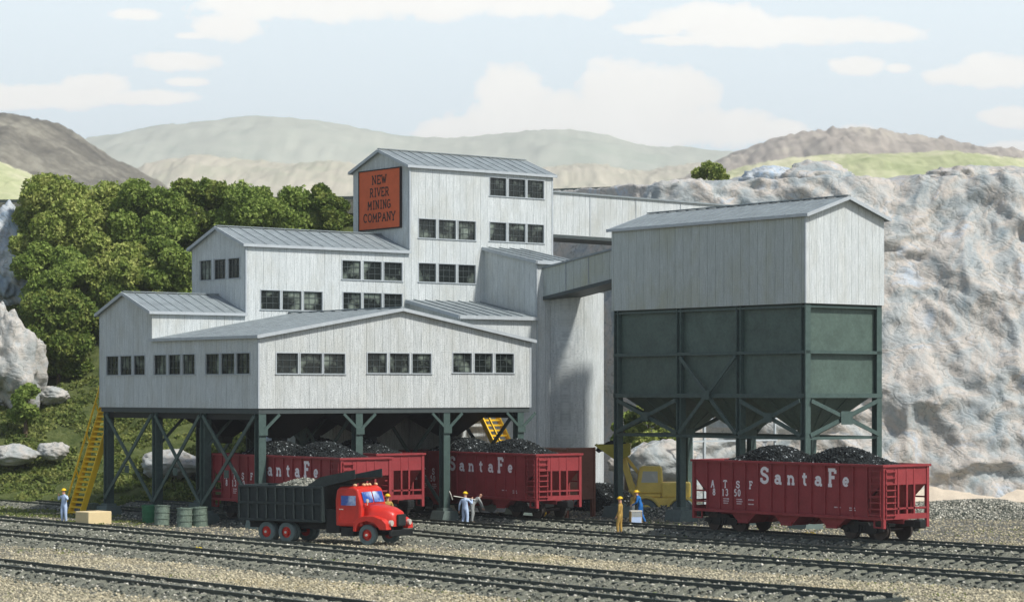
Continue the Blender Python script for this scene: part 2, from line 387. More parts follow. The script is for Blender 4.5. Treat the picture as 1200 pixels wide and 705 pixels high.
# ---- stroke lettering with slab serifs ----
def arc(cx, cy, rx, ry, a0, a1, n=9):
    return [(cx+rx*math.cos(rad(a0+(a1-a0)*k/n)), cy+ry*math.sin(rad(a0+(a1-a0)*k/n))) for k in range(n+1)]
def sf(x, y, w=.13): return [(x-w, y), (x+w, y)]
t_ = .0
G = {
 'S': [arc(.35,.73,.25,.20,15,270)+arc(.35,.28,.27,.22,75,-165), [(.59,.92),(.59,.70)], [(.09,.10),(.09,.34)]],
 'a': [arc(.27,.18,.18,.14,0,360), [(.47,.03),(.47,.36)]+arc(.29,.36,.18,.14,20,165), sf(.53,.04,.09)],
 'n': [[(.16,.04),(.16,.48)], arc(.34,.30,.18,.18,150,0)+[(.52,.04)], sf(.16,.04,.12), sf(.52,.04,.12), sf(.12,.48,.08)],
 't': [[(.27,.72),(.27,.14)]+arc(.38,.14,.11,.10,180,300), [(.10,.50),(.48,.50)]],
 'F': [[(.2,.04),(.2,.96)], [(.05,.96),(.62,.96)], [(.2,.52),(.47,.52)], sf(.2,.04,.16), [(.62,.96),(.62,.74)], [(.47,.62),(.47,.42)]],
 'e': [[(.12,.28),(.48,.28)]+arc(.30,.28,.18,.22,0,320)],
 'A': [[(.1,.04),(.35,.96)], [(.35,.96),(.6,.04)], [(.2,.34),(.5,.34)], sf(.1,.04,.1), sf(.6,.04,.1)],
 'T': [[(.35,.04),(.35,.96)], [(.05,.96),(.65,.96)], sf(.35,.04,.13), [(.05,.96),(.05,.78)], [(.65,.96),(.65,.78)]],
 '8': [arc(.33,.73,.19,.20,0,360), arc(.33,.27,.23,.23,0,360)],
 '1': [[(.33,.04),(.33,.94)], sf(.33,.04,.14), [(.20,.80),(.33,.94)]],
 '3': [arc(.32,.73,.21,.21,160,-90), arc(.32,.28,.24,.24,90,-160)],
 '5': [[(.54,.95),(.18,.95)], [(.18,.95),(.15,.52)]+arc(.32,.32,.23,.28,115,-150)],
 '0': [arc(.33,.5,.24,.44,0,360,14)],
 'N': [[(.14,.04),(.14,.96)], [(.14,.96),(.56,.04)], [(.56,.04),(.56,.96)], sf(.14,.04,.1), sf(.56,.96,.1), sf(.08,.96,.07)],
 'E': [[(.16,.04),(.16,.96)], [(.06,.96),(.58,.96)], [(.16,.5),(.46,.5)], [(.06,.04),(.60,.04)], [(.58,.96),(.58,.78)], [(.60,.04),(.60,.24)]],
 'W': [[(.08,.96),(.24,.04)], [(.24,.04),(.37,.80)], [(.37,.80),(.52,.04)], [(.52,.04),(.68,.96)], sf(.08,.96,.09), sf(.68,.96,.09)],
 'R': [[(.16,.04),(.16,.96)], [(.06,.96),(.36,.96)]+arc(.36,.72,.2,.24,75,-90)+[(.16,.48)], [(.34,.48),(.58,.04)], sf(.16,.04,.1), sf(.60,.04,.08)],
 'I': [[(.3,.04),(.3,.96)], sf(.3,.04,.14), sf(.3,.96,.14)],
 'V': [[(.08,.96),(.34,.04)], [(.34,.04),(.60,.96)], sf(.08,.96,.1), sf(.60,.96,.1)],
 'M': [[(.12,.04),(.12,.96)], [(.12,.96),(.38,.30)], [(.38,.30),(.64,.96)], [(.64,.96),(.64,.04)], sf(.12,.04,.1), sf(.64,.04,.1)],
 'G': [arc(.36,.5,.27,.45,40,330,14), [(.36,.44),(.64,.44)], [(.60,.44),(.60,.08)]],
 'C': [arc(.36,.5,.27,.45,45,315,14), [(.57,.94),(.57,.70)]],
 'O': [arc(.36,.5,.28,.45,0,360,14)],
 'P': [[(.16,.04),(.16,.96)], [(.06,.96),(.36,.96)]+arc(.36,.71,.2,.25,75,-90)+[(.16,.46)], sf(.16,.04,.12)],
 'Y': [[(.34,.04),(.34,.45)], [(.34,.45),(.08,.96)], [(.34,.45),(.60,.96)], sf(.34,.04,.12), sf(.08,.96,.09), sf(.60,.96,.09)],
}
def letter(mb, ch, x, z, h, th, plane, wsc=1.0, mi=0):
    """plane(x, z, lift) -> 3D point"""
    for si, st in enumerate(G[ch]):
        pts = [(x+p[0]*h*wsc, z+p[1]*h) for p in st]; n = len(pts); lift = .0016*si
        lft, rgt = [], []
        for i in range(n):
            a = pts[max(0,i-1)]; b = pts[min(n-1,i+1)]
            if pts[0] == pts[-1] and i in (0, n-1): a, b = pts[-2], pts[1]
            dx, dz = b[0]-a[0], b[1]-a[1]; l = math.hypot(dx, dz) or 1; nx, nz = -dz/l*th/2, dx/l*th/2
            lft.append((pts[i][0]+nx, pts[i][1]+nz)); rgt.append((pts[i][0]-nx, pts[i][1]-nz))
        vs = [plane(p[0], p[1], lift) for p in lft+rgt]
        mb.add(vs, [(i, i+1, n+i+1, n+i) for i in range(n-1)], mi)

# ================= BUILDINGS =================
def wall_grid(mb, mp, s0, s1, z0, z1, holes=(), depth=.12):
    """rectangular wall with real openings and reveals. mp(s, z, out)"""
    ss = sorted({s0, s1} | {h[0] for h in holes} | {h[1] for h in holes})
    zs = sorted({z0, z1} | {h[2] for h in holes} | {h[3] for h in holes})
    for i in range(len(ss)-1):
        for j in range(len(zs)-1):
            cs, cz = (ss[i]+ss[i+1])/2, (zs[j]+zs[j+1])/2
            if any(h[0] < cs < h[1] and h[2] < cz < h[3] for h in holes): continue
            mb.add([mp(ss[i],zs[j],0), mp(ss[i+1],zs[j],0), mp(ss[i+1],zs[j+1],0), mp(ss[i],zs[j+1],0)], [(0,1,2,3)])
    for a, b, c, d in holes:
        r = [(a,c),(b,c),(b,d),(a,d)]
        for k in range(4):
            p, q = r[k], r[(k+1) % 4]
            mb.add([mp(p[0],p[1],0), mp(q[0],q[1],0), mp(q[0],q[1],-depth), mp(p[0],p[1],-depth)], [(0,1,2,3)])
def wbox(mp, mb, s0, s1, z0, z1, o0, o1):
    vs = [mp(s, z, o) for o in (o0, o1) for s, z in ((s0,z0),(s1,z0),(s1,z1),(s0,z1))]
    mb.add(vs, [(0,1,2,3),(7,6,5,4),(0,4,5,1),(1,5,6,2),(2,6,7,3),(3,7,4,0)])
def window(parent, mp, s0, s1, z0, z1):
    g = MB(); wbox(mp, g, s0, s1, z0, z1, -.13, -.10); pane = g.build('window', 'glass', parent)
    b = MB(); w = .028
    for k in (1, 2): x = s0+(s1-s0)*k/3; wbox(mp, b, x-w/2, x+w/2, z0+.04, z1-.04, -.098, -.07)
    for k in (1, 2): z = z0+(z1-z0)*k/3; wbox(mp, b, s0+.04, s1-.04, z-w/2, z+w/2, -.099, -.072)
    wbox(mp, b, s0, s0+.04, z0, z1, -.099, -.05); wbox(mp, b, s1-.04, s1, z0, z1, -.099, -.05)
    wbox(mp, b, s0+.041, s1-.041, z0, z0+.04, -.099, -.05); wbox(mp, b, s0+.041, s1-.041, z1-.04, z1, -.099, -.05)
    b.build('glazing_bars', 'trim_dark', pane)
    f = MB(); t = .05
    wbox(mp, f, s0-t, s0-.002, z0-t, z1+t, .002, .03); wbox(mp, f, s1+.002, s1+t, z0-t, z1+t, .002, .03)
    wbox(mp, f, s0-.002, s1+.002, z1+.002, z1+t, .002, .028); wbox(mp, f, s0-.09, s1+.09, z0-t, z0-.002, .0305, .06)
    f.build('window_frame', 'trim', pane)
def gable_roof(parent, axis, l0, l1, c0, c1, ze, zr, ov, th=.10, seam=.75, fascia=(1, 0), name='roof', fm='trim'):
    cm = (c0+c1)/2; sl = (zr-ze)/(cm-c0)
    pr = [(c0-ov, ze-ov*sl), (cm, zr), (c1+ov, ze-ov*sl), (c1+ov, ze-ov*sl+th), (cm, zr+th), (c0-ov, ze-ov*sl+th)]
    mb = MB(); mb.prism(pr, axis, l0, l1)
    n = int((l1-l0)/seam)
    P3 = (lambda l, c, z: (l, c, z)) if axis == 'x' else (lambda l, c, z: (c, l, z))
    for k in range(1, n+1):
        l = l0 + (l1-l0)*k/(n+1)
        for sgn in (-1, 1):
            ce = c0-ov+.02 if sgn < 0 else c1+ov-.02
            mb.beam(P3(l, ce, ze-ov*sl+th+.017), P3(l, cm+.01*sgn, zr+th+.017), .04, .035)
    mb.beam(P3(l0+.02, cm, zr+th+.05), P3(l1-.02, cm, zr+th+.05), .22, .05)
    r = mb.build(name, 'roof', parent)
    f = MB()
    for e, on in ((l0, fascia[0]), (l1, fascia[1])):
        if not on: continue
        o = -.03 if e == l0 else .03
        for sgn in (-1, 1):
            ce = c0-ov-.01 if sgn < 0 else c1+ov+.01
            f.beam(P3(e+o, ce, ze-ov*sl+.03), P3(e+o, cm, zr+.03), .05, .17)
    for ce in (c0-ov-.03, c1+ov+.03):
        f.beam(P3(l0-.055, ce, ze-ov*sl+.03), P3(l1-.002, ce, ze-ov*sl+.04), .05, .15)
    f.build('fascia', fm, r)
    return r
front = lambda a: (lambda s, z, o: (s, a-o, z))
left = lambda b: (lambda s, z, o: (b-o, s, z))
right_ = lambda b: (lambda s, z, o: (b+o, s, z))
back = lambda a: (lambda s, z, o: (s, a+o, z))

aF = wa(178, 0); aG = wa(117, 0); bF = wb(622, 0)
bH = wb(288, aF); bT = wb(480, aF); bR = wb(647.5, aF)
bJ = wb(567.5, aF); aJ = wa(629, bJ)
DK = 5.62
mine = empty('mine_building', W(0, 0, 0), TH)
tag(mine, 'stepped grey-white board-sided mine building on green steel legs, with a tall sign-bearing tower', 'building')
def winrow(wins, us, v0, v1, mode, fixed):
    """window rectangles from measured columns; mode 'f' front wall at a=fixed, 'l' left wall at b=fixed"""
    out = []
    for u0, u1 in us:
        if mode == 'f': s0, s1 = wb(u0, fixed), wb(u1, fixed); bb, aa = (s0+s1)/2, fixed
        else: s1, s0 = wa(u0, fixed), wa(u1, fixed); bb, aa = fixed, (s0+s1)/2
        out.append([s0, s1, wz(v1, bb, aa), wz(v0, bb, aa)])
    za = sum(o[2] for o in out)/len(out); zb = sum(o[3] for o in out)/len(out)
    for o in out: o[2], o[3] = za, zb; wins.append(tuple(o))
def wallset(name, mp, s0, s1, z0, z1, wins, matn='siding', gable=None, parent=mine):
    mb = MB(); wall_grid(mb, mp, s0, s1, z0, z1, wins)
    if gable: mb.add([mp(s0, z1, 0), mp(s1, z1, 0), mp((s0+s1)/2, gable, 0)], [(0,1,2)])
    w = mb.build(name, matn, parent, fix=False)
    for h in wins: window(parent, mp, *h)
    return w
# front shed
zeF, zrF = wz(392, 0, 0)-.10, wz(360.5, bF/2, 0)-.12
w = []; winrow(w, [(324,349),(352,377),(379.5,404)], 414, 437.5, 'f', 0)
winrow(w, [(430.5,453),(456.7,479.5),(483,505)], 414, 437, 'f', 0); winrow(w, [(530.7,552.5),(556,577),(580.5,601.7)], 414, 436.5, 'f', 0)
wallset('shed_wall', front(0), 0, bF, DK, zeF, w, 'siding_pale', zrF)
w = []; winrow(w, [(241,257),(259,275),(277,293)], 414, 438, 'l', 0); winrow(w, [(180.5,195),(197.5,211.5),(214,228.5)], 415.5, 438.5, 'l', 0)
wallset('shed_wall', left(0), 0, aF, DK, zeF, w)
wallset('shed_wall', right_(bF), 0, aF, DK, zeF, [])
gable_roof(mine, 'y', -.2, aF-.003, 0, bF, zeF, zrF, .16, seam=1.1)
# back low wing
zeG, zrG = wz(363.5, 0, aF)-.10, wz(342, 0, (aF+aG)/2)-.12
w = []; winrow(w, [(125,139),(141,154.3),(157,170)], 417, 439, 'l', 0)
wallset('wing_wall', left(0), aF+.002, aG, DK, zeG, w, 'siding', zrG)
wallset('wing_wall', front(aF), 0, bH, DK, zeG, [])
wallset('wing_wall', back(aG), 0, bH, DK, zeG, [])
gable_roof(mine, 'x', -.2, bH-.003, aF, aG, zeG, zrG, .14)
# middle block
zeH, zrH = wz(285, bH, aF)-.08, wz(265, bH, (aF+aG)/2)-.12
w = []; winrow(w, [(305.7,328),(331,353),(356,377.5)], 341, 363, 'f', aF); winrow(w, [(402,423),(426,447),(450,471)], 343.5, 363, 'f', aF)
winrow(w, [(401,422.5),(426,447),(450,471)], 306.5, 328, 'f', aF)
# openings must not overlap: clamp rows sharing columns
wallset('block_wall', front(aF), bH, bT, DK, zeH, w)
w = []; winrow(w, [(234.5,248),(251,264.5),(267.5,281)], 304, 327, 'l', bH)
wallset('block_wall', left(bH), aF, aG, zeG-2, zeH, w, 'siding', zrH)
wallset('block_wall', back(aG), bH, bT, DK, zeH, [])
gable_roof(mine, 'x', bH-.2, bT-.003, aF, aG, zeH, zrH, .14)
# tower
zeT, zrT = wz(192.5, bT, aF)-.10, wz(175, bT, (aF+aG)/2)-.12
w = []
winrow(w, [(490.7,510.7),(514,534),(537,557)], 258, 280, 'f', aF); winrow(w, [(490.7,510.7),(514,534),(537,557)], 309.5, 331, 'f', aF)
winrow(w, [(574,593),(596,615.5),(618,637)], 210, 231, 'f', aF); winrow(w, [(574,593),(596,615.5),(618,637)], 262, 283.5, 'f', aF)
wallset('tower_wall', front(aF), bT, bR, DK, zeT, w)
wallset('tower_wall', left(bT), aF, aG, zeH-3, zeT, [], 'siding', zrT)
wallset('tower_wall', right_(bR), aF, aG, DK, zeT, [], 'siding', zrT)
wallset('tower_wall', back(aG), bT, bR, DK, zeT, [])
gable_roof(mine, 'x', bT-.2, bR+.2, aF, aG, zeT, zrT, .14, fascia=(1,1))
# stair-bay lean-tos beside the tower, down to the ground
def leanto(name, b0, b1, a0, a1, zn, zf, ovl=.25, ovr=0.0):
    mb = MB(); g = GZ-.1
    mb.add([(b0,a0,g),(b1,a0,g),(b1,a0,zn),(b0,a0,zn)], [(0,1,2,3)])
    mb.add([(b0,a1,g),(b0,a0,g),(b0,a0,zn),(b0,a1,zf)], [(0,1,2,3)])
    mb.add([(b1,a0,g),(b1,a1,g),(b1,a1,zf),(b1,a0,zn)], [(0,1,2,3)])
    mb.build(name, 'siding', mine, fix=False)
    r = MB(); sl = (zf-zn)/(a1-a0); th = .14
    r.prism([(a0-.2, zn-.2*sl+.01), (a1-.01, zf+.01), (a1-.01, zf+th), (a0-.2, zn-.2*sl+th)], 'x', b0-ovl, b1+ovr)
    k = b0
    while k < b1: r.beam((k+.3, a0-.18, zn-.18*sl+th+.03), (k+.3, a1-.03, zf+th+.03), .04, .05); k += .8
    ro = r.build('roof', 'roof', mine)
    f = MB(); f.beam((b0-ovl, a0-.235, zn-.2*sl+.05), (b1+ovr, a0-.235, zn-.2*sl+.05), .05, .2); f.beam((b0-ovl-.03, a0-.2, zn-.2*sl+.06), (b0-ovl-.03, a1-.02, zf+.06), .05, .2); f.build('fascia', 'trim', ro)
zMn, zMf = wz(369.5, bT, aJ)-.1, wz(352, bT, aF)-.1
leanto('leanto_wall', bT-.02, bJ-.004, aJ, aF-.004, zMn, zMf, .25, 0)
zJn, zJf = wz(305.5, bJ, aJ)-.1, wz(290.5, bJ, aF)-.1
leanto('leanto_wall', bJ, bJ+3.1, aJ-.002, aF-.004, zJn, zJf, .15, .2)
# corner boards
for b, a, z0, z1 in ((0,0,DK,zeF),(bH,aF,zeG,zeH),(bT,aF,zeH+.2,zeT),(bR,aF,DK,zeT),(0,aG,DK,zeG),(bJ,aJ,GZ,zJn),(bF,0,DK,zeF)):
    s = -1 if b not in (bR, bF) else 1
    mb = MB(); mb.box(b+s*.025 if s<0 else b-.07, b+.07 if s<0 else b+.025, a-.028, a+.07 if a != aG else a+.02, z0+.003, z1-.05); mb.build('corner_board', 'trim', mine)
# lower enclosed part under tower
mb = MB(); b0 = 11.6
for q in ([(b0,aF+.12,GZ),(bR,aF+.12,GZ),(bR,aF+.12,DK),(b0,aF+.12,DK)], [(b0,aG,GZ),(b0,aF+.12,GZ),(b0,aF+.12,DK),(b0,aG,DK)],
          [(bR,aF+.12,GZ),(bR,aG,GZ),(bR,aG,DK),(bR,aF+.12,DK)], [(b0,aG-.01,GZ),(bR,aG-.01,GZ),(bR,aG-.01,DK),(b0,aG-.01,DK)]):
    mb.add(q, [(0,1,2,3)])
mb.build('lower_wall', 'siding', mine, fix=False)
# deck
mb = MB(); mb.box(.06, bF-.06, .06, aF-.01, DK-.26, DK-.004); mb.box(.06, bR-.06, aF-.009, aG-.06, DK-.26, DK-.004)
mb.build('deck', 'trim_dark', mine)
mb = MB()
for b in (.35, 5.9, 11.4, 16.6): mb.beam((b, .3, DK-.42), (b, 15.6, DK-.42), .25, .3)
mb.build('deck_beam', 'black', mine)
# legs, footings, bracing
aC = [.3] + [wa(u, .3) for u in (241, 184.5, 127.5)]
bC = [.3, wb(418.5, .3), wb(521, .3), wb(607.5, .3)]
for i, b in enumerate(bC):
    for j, a in enumerate(aC):
        if a > aJ-.4 and b > 11: continue
        mb = MB(); mb.ibeam((b, a, GZ+.7), (b, a, DK-.262), .42, .42, .06, (SN, CS, 0) if False else (0,1,0))
        c = mb.build('leg', 'steel', mine)
        f = MB(); f.prism([(b-.62,GZ-.1),(b+.62,GZ-.1),(b+.42,GZ+.55),(b-.42,GZ+.55)], 'y', a-.55, a+.55); f.box(b-.3,b+.3,a-.3,a+.3,GZ+.551,GZ+.7)
        f.build('footing', 'concrete', c)
for i, b in enumerate(bC):
    for j in range(3):
        if b > 11 and j > 0: continue
        a0, a1 = aC[j]+.1, aC[j+1]-.1; o = .23
        mb = MB(); mb.beam((b-o, a0, GZ+1.0), (b-o, a1, DK-.4), .07, .2); mb.beam((b-o-.075, a0, DK-.4), (b-o-.075, a1, GZ+1.0), .07, .2)
        mb.box(b-o-.14, b-o-.12, (a0+a1)/2-.22, (a0+a1)/2+.22, 2.1, 2.5)
        mb.build('cross_brace', 'steel', mine)
for i, b in enumerate(bC):
    for j, a in enumerate(aC[:3]):
        if a > aJ-.4 and b > 11: continue
        mb = MB()
        if j == 0: zk, wk = DK-1.12, .98
        else: zk, wk = DK-1.9, 1.7
        for s in (-1, 1):
            if i == 0 and s < 0: continue
            mb.beam((b+s*.05, a-.24, zk), (b+s*wk, a-.24, DK-.3), .08, .14)
        if j == 0: mb.box(b-.26, b+.26, a-.30, a-.285, zk-.22, zk+.12)
        mb.build('knee_brace', 'steel', mine)
# coal chutes under the deck, over each loading track
for b in (3.1, 8.7, 13.9):
    for a in ((3.2, 8.6) if b < 13 else (3.2,)):
        mb = MB(); t, w2 = 1.9, 1.7
        z0, z1 = DK-.27, DK-1.55
        vs = [(b-t,a-w2,z0),(b+t,a-w2,z0),(b+t,a+w2,z0),(b-t,a+w2,z0),(b-.2,a-.35,z1),(b+.6,a-.35,z1),(b+.6,a+.35,z1),(b-.2,a+.35,z1)]
        mb.add(vs, [(0,1,2,3),(4,5,6,7),(0,1,5,4),(1,2,6,5),(2,3,7,6),(3,0,4,7)])
        mb.box(b-.1, b+.5, a-.28, a+.28, z1-.35, z1-.002); mb.build('coal_chute', 'black', mine)
# sign on the tower
sa0, sa1 = wa(470.5, bT), wa(423, bT)
sz0 = (wz(269.5, bT, sa1)+wz(266, bT, sa0))/2; sz1 = (wz(202, bT, sa1)+wz(197.5, bT, sa0))/2
sg = MB(); sg.box(bT-.12, bT-.03, sa0, sa1, sz0, sz1)
sign = sg.build('sign', 'sign', None); sign.location = mine.location; sign.rotation_euler = (0,0,TH)
tag(sign, 'orange-red board lettered NEW RIVER MINING COMPANY on the tower end', 'sign')
fr = MB(); t = .07
fr.box(bT-.15, bT-.02, sa0-t, sa0-.002, sz0-t, sz1+t); fr.box(bT-.15, bT-.02, sa1+.002, sa1+t, sz0-t, sz1+t)
fr.box(bT-.15, bT-.02, sa0-.001, sa1+.001, sz1+.002, sz1+t); fr.box(bT-.15, bT-.02, sa0-.001, sa1+.001, sz0-t, sz0-.002); fr.build('sign_border', 'ink', sign)
lt = MB(); sw = sa1-sa0; sh = sz1-sz0
pl = lambda x, z, o: (bT-.125-o, sa1-x, z)
for txt, zc, hh, xo in (('NEW', .765, .15, 0), ('RIVER', .55, .15, .0), ('MINING', .335, .15, 0), ('COMPANY', .12, .15, 0)):
    h = sh*hh; ws = {'N':.70,'E':.68,'W':.78,'R':.70,'I':.56,'V':.70,'M':.78,'G':.74,'C':.70,'O':.74,'P':.68,'A':.72,'Y':.70}
    k = .86; tot = sum(ws[c]*k for c in txt)*h; f = {3: .37, 5: .48, 6: .58, 7: .80}[len(txt)]*sw/tot
    x = sw/2 - tot*f/2
    for ch in txt: letter(lt, ch, x, sz0+sh*zc, h, h*.17, pl, f*k); x += ws[ch]*k*f*h
lt.build('lettering', 'ink', sign, fix=False)

# silo
sl = empty('silo', W(bJ+2.95, aJ+.7, GZ), TH); tag(sl, 'pale round-walled silo of vertical boards between stair tower and loadout', 'silo')
mb = MB(); mb.cyl((0,0,0), (0,0,12.6), 2.05, n=48, cap=False); mb.build('silo_wall', 'siding', sl, smooth=True)
mb = MB(); mb.cyl((0,0,12.601), (0,0,12.7), 2.12, 1.6, n=40); mb.build('silo_cap', 'roof', sl)

# conveyor galleries
def gallery(name, label, p, q, w, h, mat_='siding', cat='conveyor', seam_m=2.4):
    e = empty(name, Vector(p)); tag(e, label, cat)
    d = Vector(q)-Vector(p); L_ = math.hypot(d.x, d.y); e.rotation_euler = (0,0,math.atan2(d.y, d.x)); dz = d.z
    P3 = lambda t, y, z: (t*L_, y, z+dz*t)
    mb = MB()
    for y in (-w/2, w/2): mb.add([P3(0,y,0),P3(1,y,0),P3(1,y,h),P3(0,y,h)], [(0,1,2,3)])
    mb.build('gallery_wall', mat_, e, fix=False)
    r = MB(); r.beam(P3(-.0,0,h+.05), P3(1,0,h+.05), w+.24, .1)
    r.build('roof', 'roof', e)
    f = MB(); f.beam(P3(0,0,-.06), P3(1,0,-.06), w-.02, .1); f.beam(P3(0,-w/2-.03,-.03), P3(1,-w/2-.03,-.03), .05, .2); f.beam(P3(0,w/2+.03,-.03), P3(1,w/2+.03,-.03), .05, .2); f.build('floor', 'trim_dark', e)
    n = int(L_/seam_m)
    b = MB()
    for k in range(1, n+1): b.beam(P3(k/(n+1.), -w/2-.015, .12), P3(k/(n+1.), -w/2-.015, h-.02), .06, .03)
    b.build('cover_strip', 'trim', e)
    return e
zk0, zk1 = wz(349, wb(637, aJ), aJ), wz(313, wb(637, aJ), aJ)
bK = wb(637, aJ)
gallery('conveyor_gallery', 'short sloping grey conveyor bridge between stair tower and green coal loadout', W(bK+.85, aJ+.02, zk0), W(bK+.85, -2.42, zk0+1.05), 1.7, zk1-zk0-.1, 'siding_shade_green')
zu0, zu1 = wz(275, bR, aF+1), wz(222.5, bR, aF+1)
gallery('conveyor_gallery', 'long white high-level conveyor bridge running from the tower to the rock cliff', W(bR+.03, aF+2.4, zu0), W(50, aF+2.4, zu0-.2), 2.8, zu1-zu0-.1, 'siding', seam_m=4.1)

# ================= COAL LOADOUT =================
P1 = Vector((.1233*118, 118, 0)); x1, y1 = P1.x, P1.y
la = lambda u, b=0: (x1 + CS*b - (u-600)/FP*(y1+SN*b)) / (SN + CS*(u-600)/FP)
lb = lambda u, a=0: ((u-600)/FP*(y1+CS*a) - x1 + SN*a) / (CS - SN*(u-600)/FP)
lz = lambda v, b, a: H0 + (V0-v)*(y1+SN*b+CS*a)/FP
lo = empty('coal_loadout', P1, TH); tag(lo, 'dark green steel coal bunker on legs with a grey-sided gabled top', 'coal bunker')
LA, LB = la(721), lb(1031.5)
zs0, ze, zr = lz(355, 0, 0), lz(249, 0, 0)-.12, lz(230.5, LB/2, 0)-.1
zt0, zm, zl = lz(463.5, 0, 0), lz(412, 0, 0), lz(513.5, 0, 0)
g = .14
wallset('siding_wall', left(-g), -g, LA+g, zs0, ze, [], 'siding_shade_green', parent=lo)
wallset('siding_wall', front(-g), -g, LB+g, zs0, ze, [], 'siding', zr, parent=lo)
wallset('siding_wall', right_(LB+g), -g, LA+g, zs0, ze, [], 'siding', parent=lo)
wallset('siding_wall', back(LA+g), -g, LB+g, zs0, ze, [], 'siding', zr, parent=lo)
gable_roof(lo, 'y', -g-.28, LA+g+.2, -g, LB+g, ze, zr, .16, seam=.8, fascia=(1,1))
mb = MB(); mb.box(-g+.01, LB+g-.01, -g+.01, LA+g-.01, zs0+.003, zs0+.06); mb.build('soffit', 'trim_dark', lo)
mb = MB(); mb.box(-g-.03, -g+.05, -g-.03, -g+.05, zs0+.01, ze-.05); mb.build('corner_board', 'trim', lo)
mb = MB(); mb.box(.2, LB-.2, .2, LA-.2, zt0+.05, zs0-.005); mb.build('tank', 'tank', lo)
cols_a = [0.12, la(866), la(796), LA-.12]
cols_b = [0.12, LB-.12]
for b in cols_b:
    for a in cols_a:
        mb = MB(); mb.ibeam((b, a, GZ+.75), (b, a, zs0-.004), .36, .36, .06, (0,1,0)); c = mb.build('leg', 'steel', lo)
        f = MB(); f.prism([(b-.66,GZ-.1),(b+.66,GZ-.1),(b+.5,GZ+.6),(b-.5,GZ+.6)], 'y', a-.62, a+.62); f.box(b-.3,b+.3,a-.3,a+.3,GZ+.601,GZ+.75); f.build('footing', 'concrete', c)
for z, w_, h_ in ((zt0, .2, .22), (zm, .16, .16), (zl, .14, .14), (zs0-.15, .1, .1)):
    for b in cols_b:
        s = -.1 if b < 1 else .1
        mb = MB(); mb.beam((b+s, -.05, z), (b+s, LA+.05, z), w_, h_); mb.build('girt', 'steel', lo)
    for a in (cols_a[0], cols_a[-1]):
        s = -.1 if a < 1 else .1
        mb = MB(); mb.beam((-.08, a+s, z+.004), (LB+.08, a+s, z+.004), w_, h_); mb.build('girt', 'steel', lo)
def xbrace(p0, p1, z0, z1, fixed, ax, o, pl=.3):
    mb = MB(); F3 = (lambda s, z, q: (fixed+q, s, z)) if ax == 'a' else (lambda s, z, q: (s, fixed+q, z))
    mb.beam(F3(p0, z0, o), F3(p1, z1, o), .07, .2); mb.beam(F3(p0, z1, o*1.35), F3(p1, z0, o*1.35), .07, .2)
    m = (p0+p1)/2; zc = (z0+z1)/2; q = o*1.75
    mb.add([F3(m-pl, zc-pl*.8, q), F3(m+pl, zc-pl*.8, q), F3(m+pl, zc+pl*.8, q), F3(m-pl, zc+pl*.8, q)], [(0,1,2,3)])
    mb.build('cross_brace', 'steel', lo)
for b, o in ((cols_b[0], -.21), (cols_b[1], .21)):
    for k in range(3):
        zz = zm-.15 if k == 1 else zt0-.25
        xbrace(cols_a[k]+.12, cols_a[k+1]-.12, zl+.15, zz, b, 'a', o)
for a, o in ((cols_a[0], -.21), (cols_a[-1], .21)): xbrace(.25, LB-.25, zl+.15, zt0-.25, a, 'b', o, .42)
for k in range(3):
    a0, a1 = cols_a[k]+.25, cols_a[k+1]-.25
    am = (a0+a1)/2; z1 = zt0-1.75
    mb = MB(); vs = [(.3,a0,zt0-.05),(LB-.3,a0,zt0-.05),(LB-.3,a1,zt0-.05),(.3,a1,zt0-.05),(LB/2-.5,am-.5,z1),(LB/2+.5,am-.5,z1),(LB/2+.5,am+.5,z1),(LB/2-.5,am+.5,z1)]
    mb.add(vs, [(0,1,2,3),(4,5,6,7),(0,1,5,4),(1,2,6,5),(2,3,7,6),(3,0,4,7)])
    for s in (.33, .66):
        for e in (0, 1):
            p = Vector(vs[0]).lerp(Vector(vs[1]), s) if e == 0 else Vector(vs[0]).lerp(Vector(vs[3]), s)
            q = Vector(vs[4]).lerp(Vector(vs[5]), s) if e == 0 else Vector(vs[4]).lerp(Vector(vs[7]), s)
            mb.beam(p, q, .08, .08)
    mb.box(LB/2-.4, LB/2+.4, am-.4, am+.4, z1-.4, z1-.002)
    mb.build('hopper', 'tank', lo)

# ================= STAIRS =================
def stair(label, bb, aa, ang, run, rise, wid, z0=GZ, rails=(1,1)):
    e = empty('staircase', W(bb, aa, z0), TH+ang); tag(e, label, 'staircase')
    d = Vector((run, 0, rise)).normalized()
    for y in (-wid/2, wid/2):
        mb = MB(); mb.beam((0,y,.05), (run,y,rise), .08, .32); mb.build('stringer', 'yellow', e)
    n = int(rise/.27)
    for k in range(n):
        t = (k+.6)/n; mb = MB(); mb.box(run*t-.12, run*t+.13, -wid/2+.036, wid/2-.036, rise*t-.05, rise*t+.05); mb.build('tread', 'yellow', e)
    nrm = Vector((-d.z, 0, d.x))
    for y, on in ((-wid/2-.06, rails[0]), (wid/2+.06, rails[1])):
        if not on: continue
        mb = MB(); o = Vector((-.25, 0, .75))
        mb.beam(Vector((-.1,y,.5))+o*.3, Vector((run,y,rise))+o+d*.9, .07, .09); mb.build('handrail', 'yellow', e)
        for t in (.3, .62, .9):
            b = MB(); b.beam(Vector((run*t, y, rise*t)), Vector((run*t, y, rise*t))+o+d*.05, .06, .06); b.build('baluster', 'yellow', e)
    return e
s_ = stair('steep yellow steel staircase with handrail at the left end of the mine building', -.75, 17.6, 0, 2.05, 6.1, 1.35, GZ, (0, 1))
b2 = wb(562, aJ-.3)
stair('yellow steel staircase descending behind the front shed beside the stair tower', b2+.3, aJ-5.0, rad(90), 4.6, 5.9, 1.2, GZ, (0, 1))

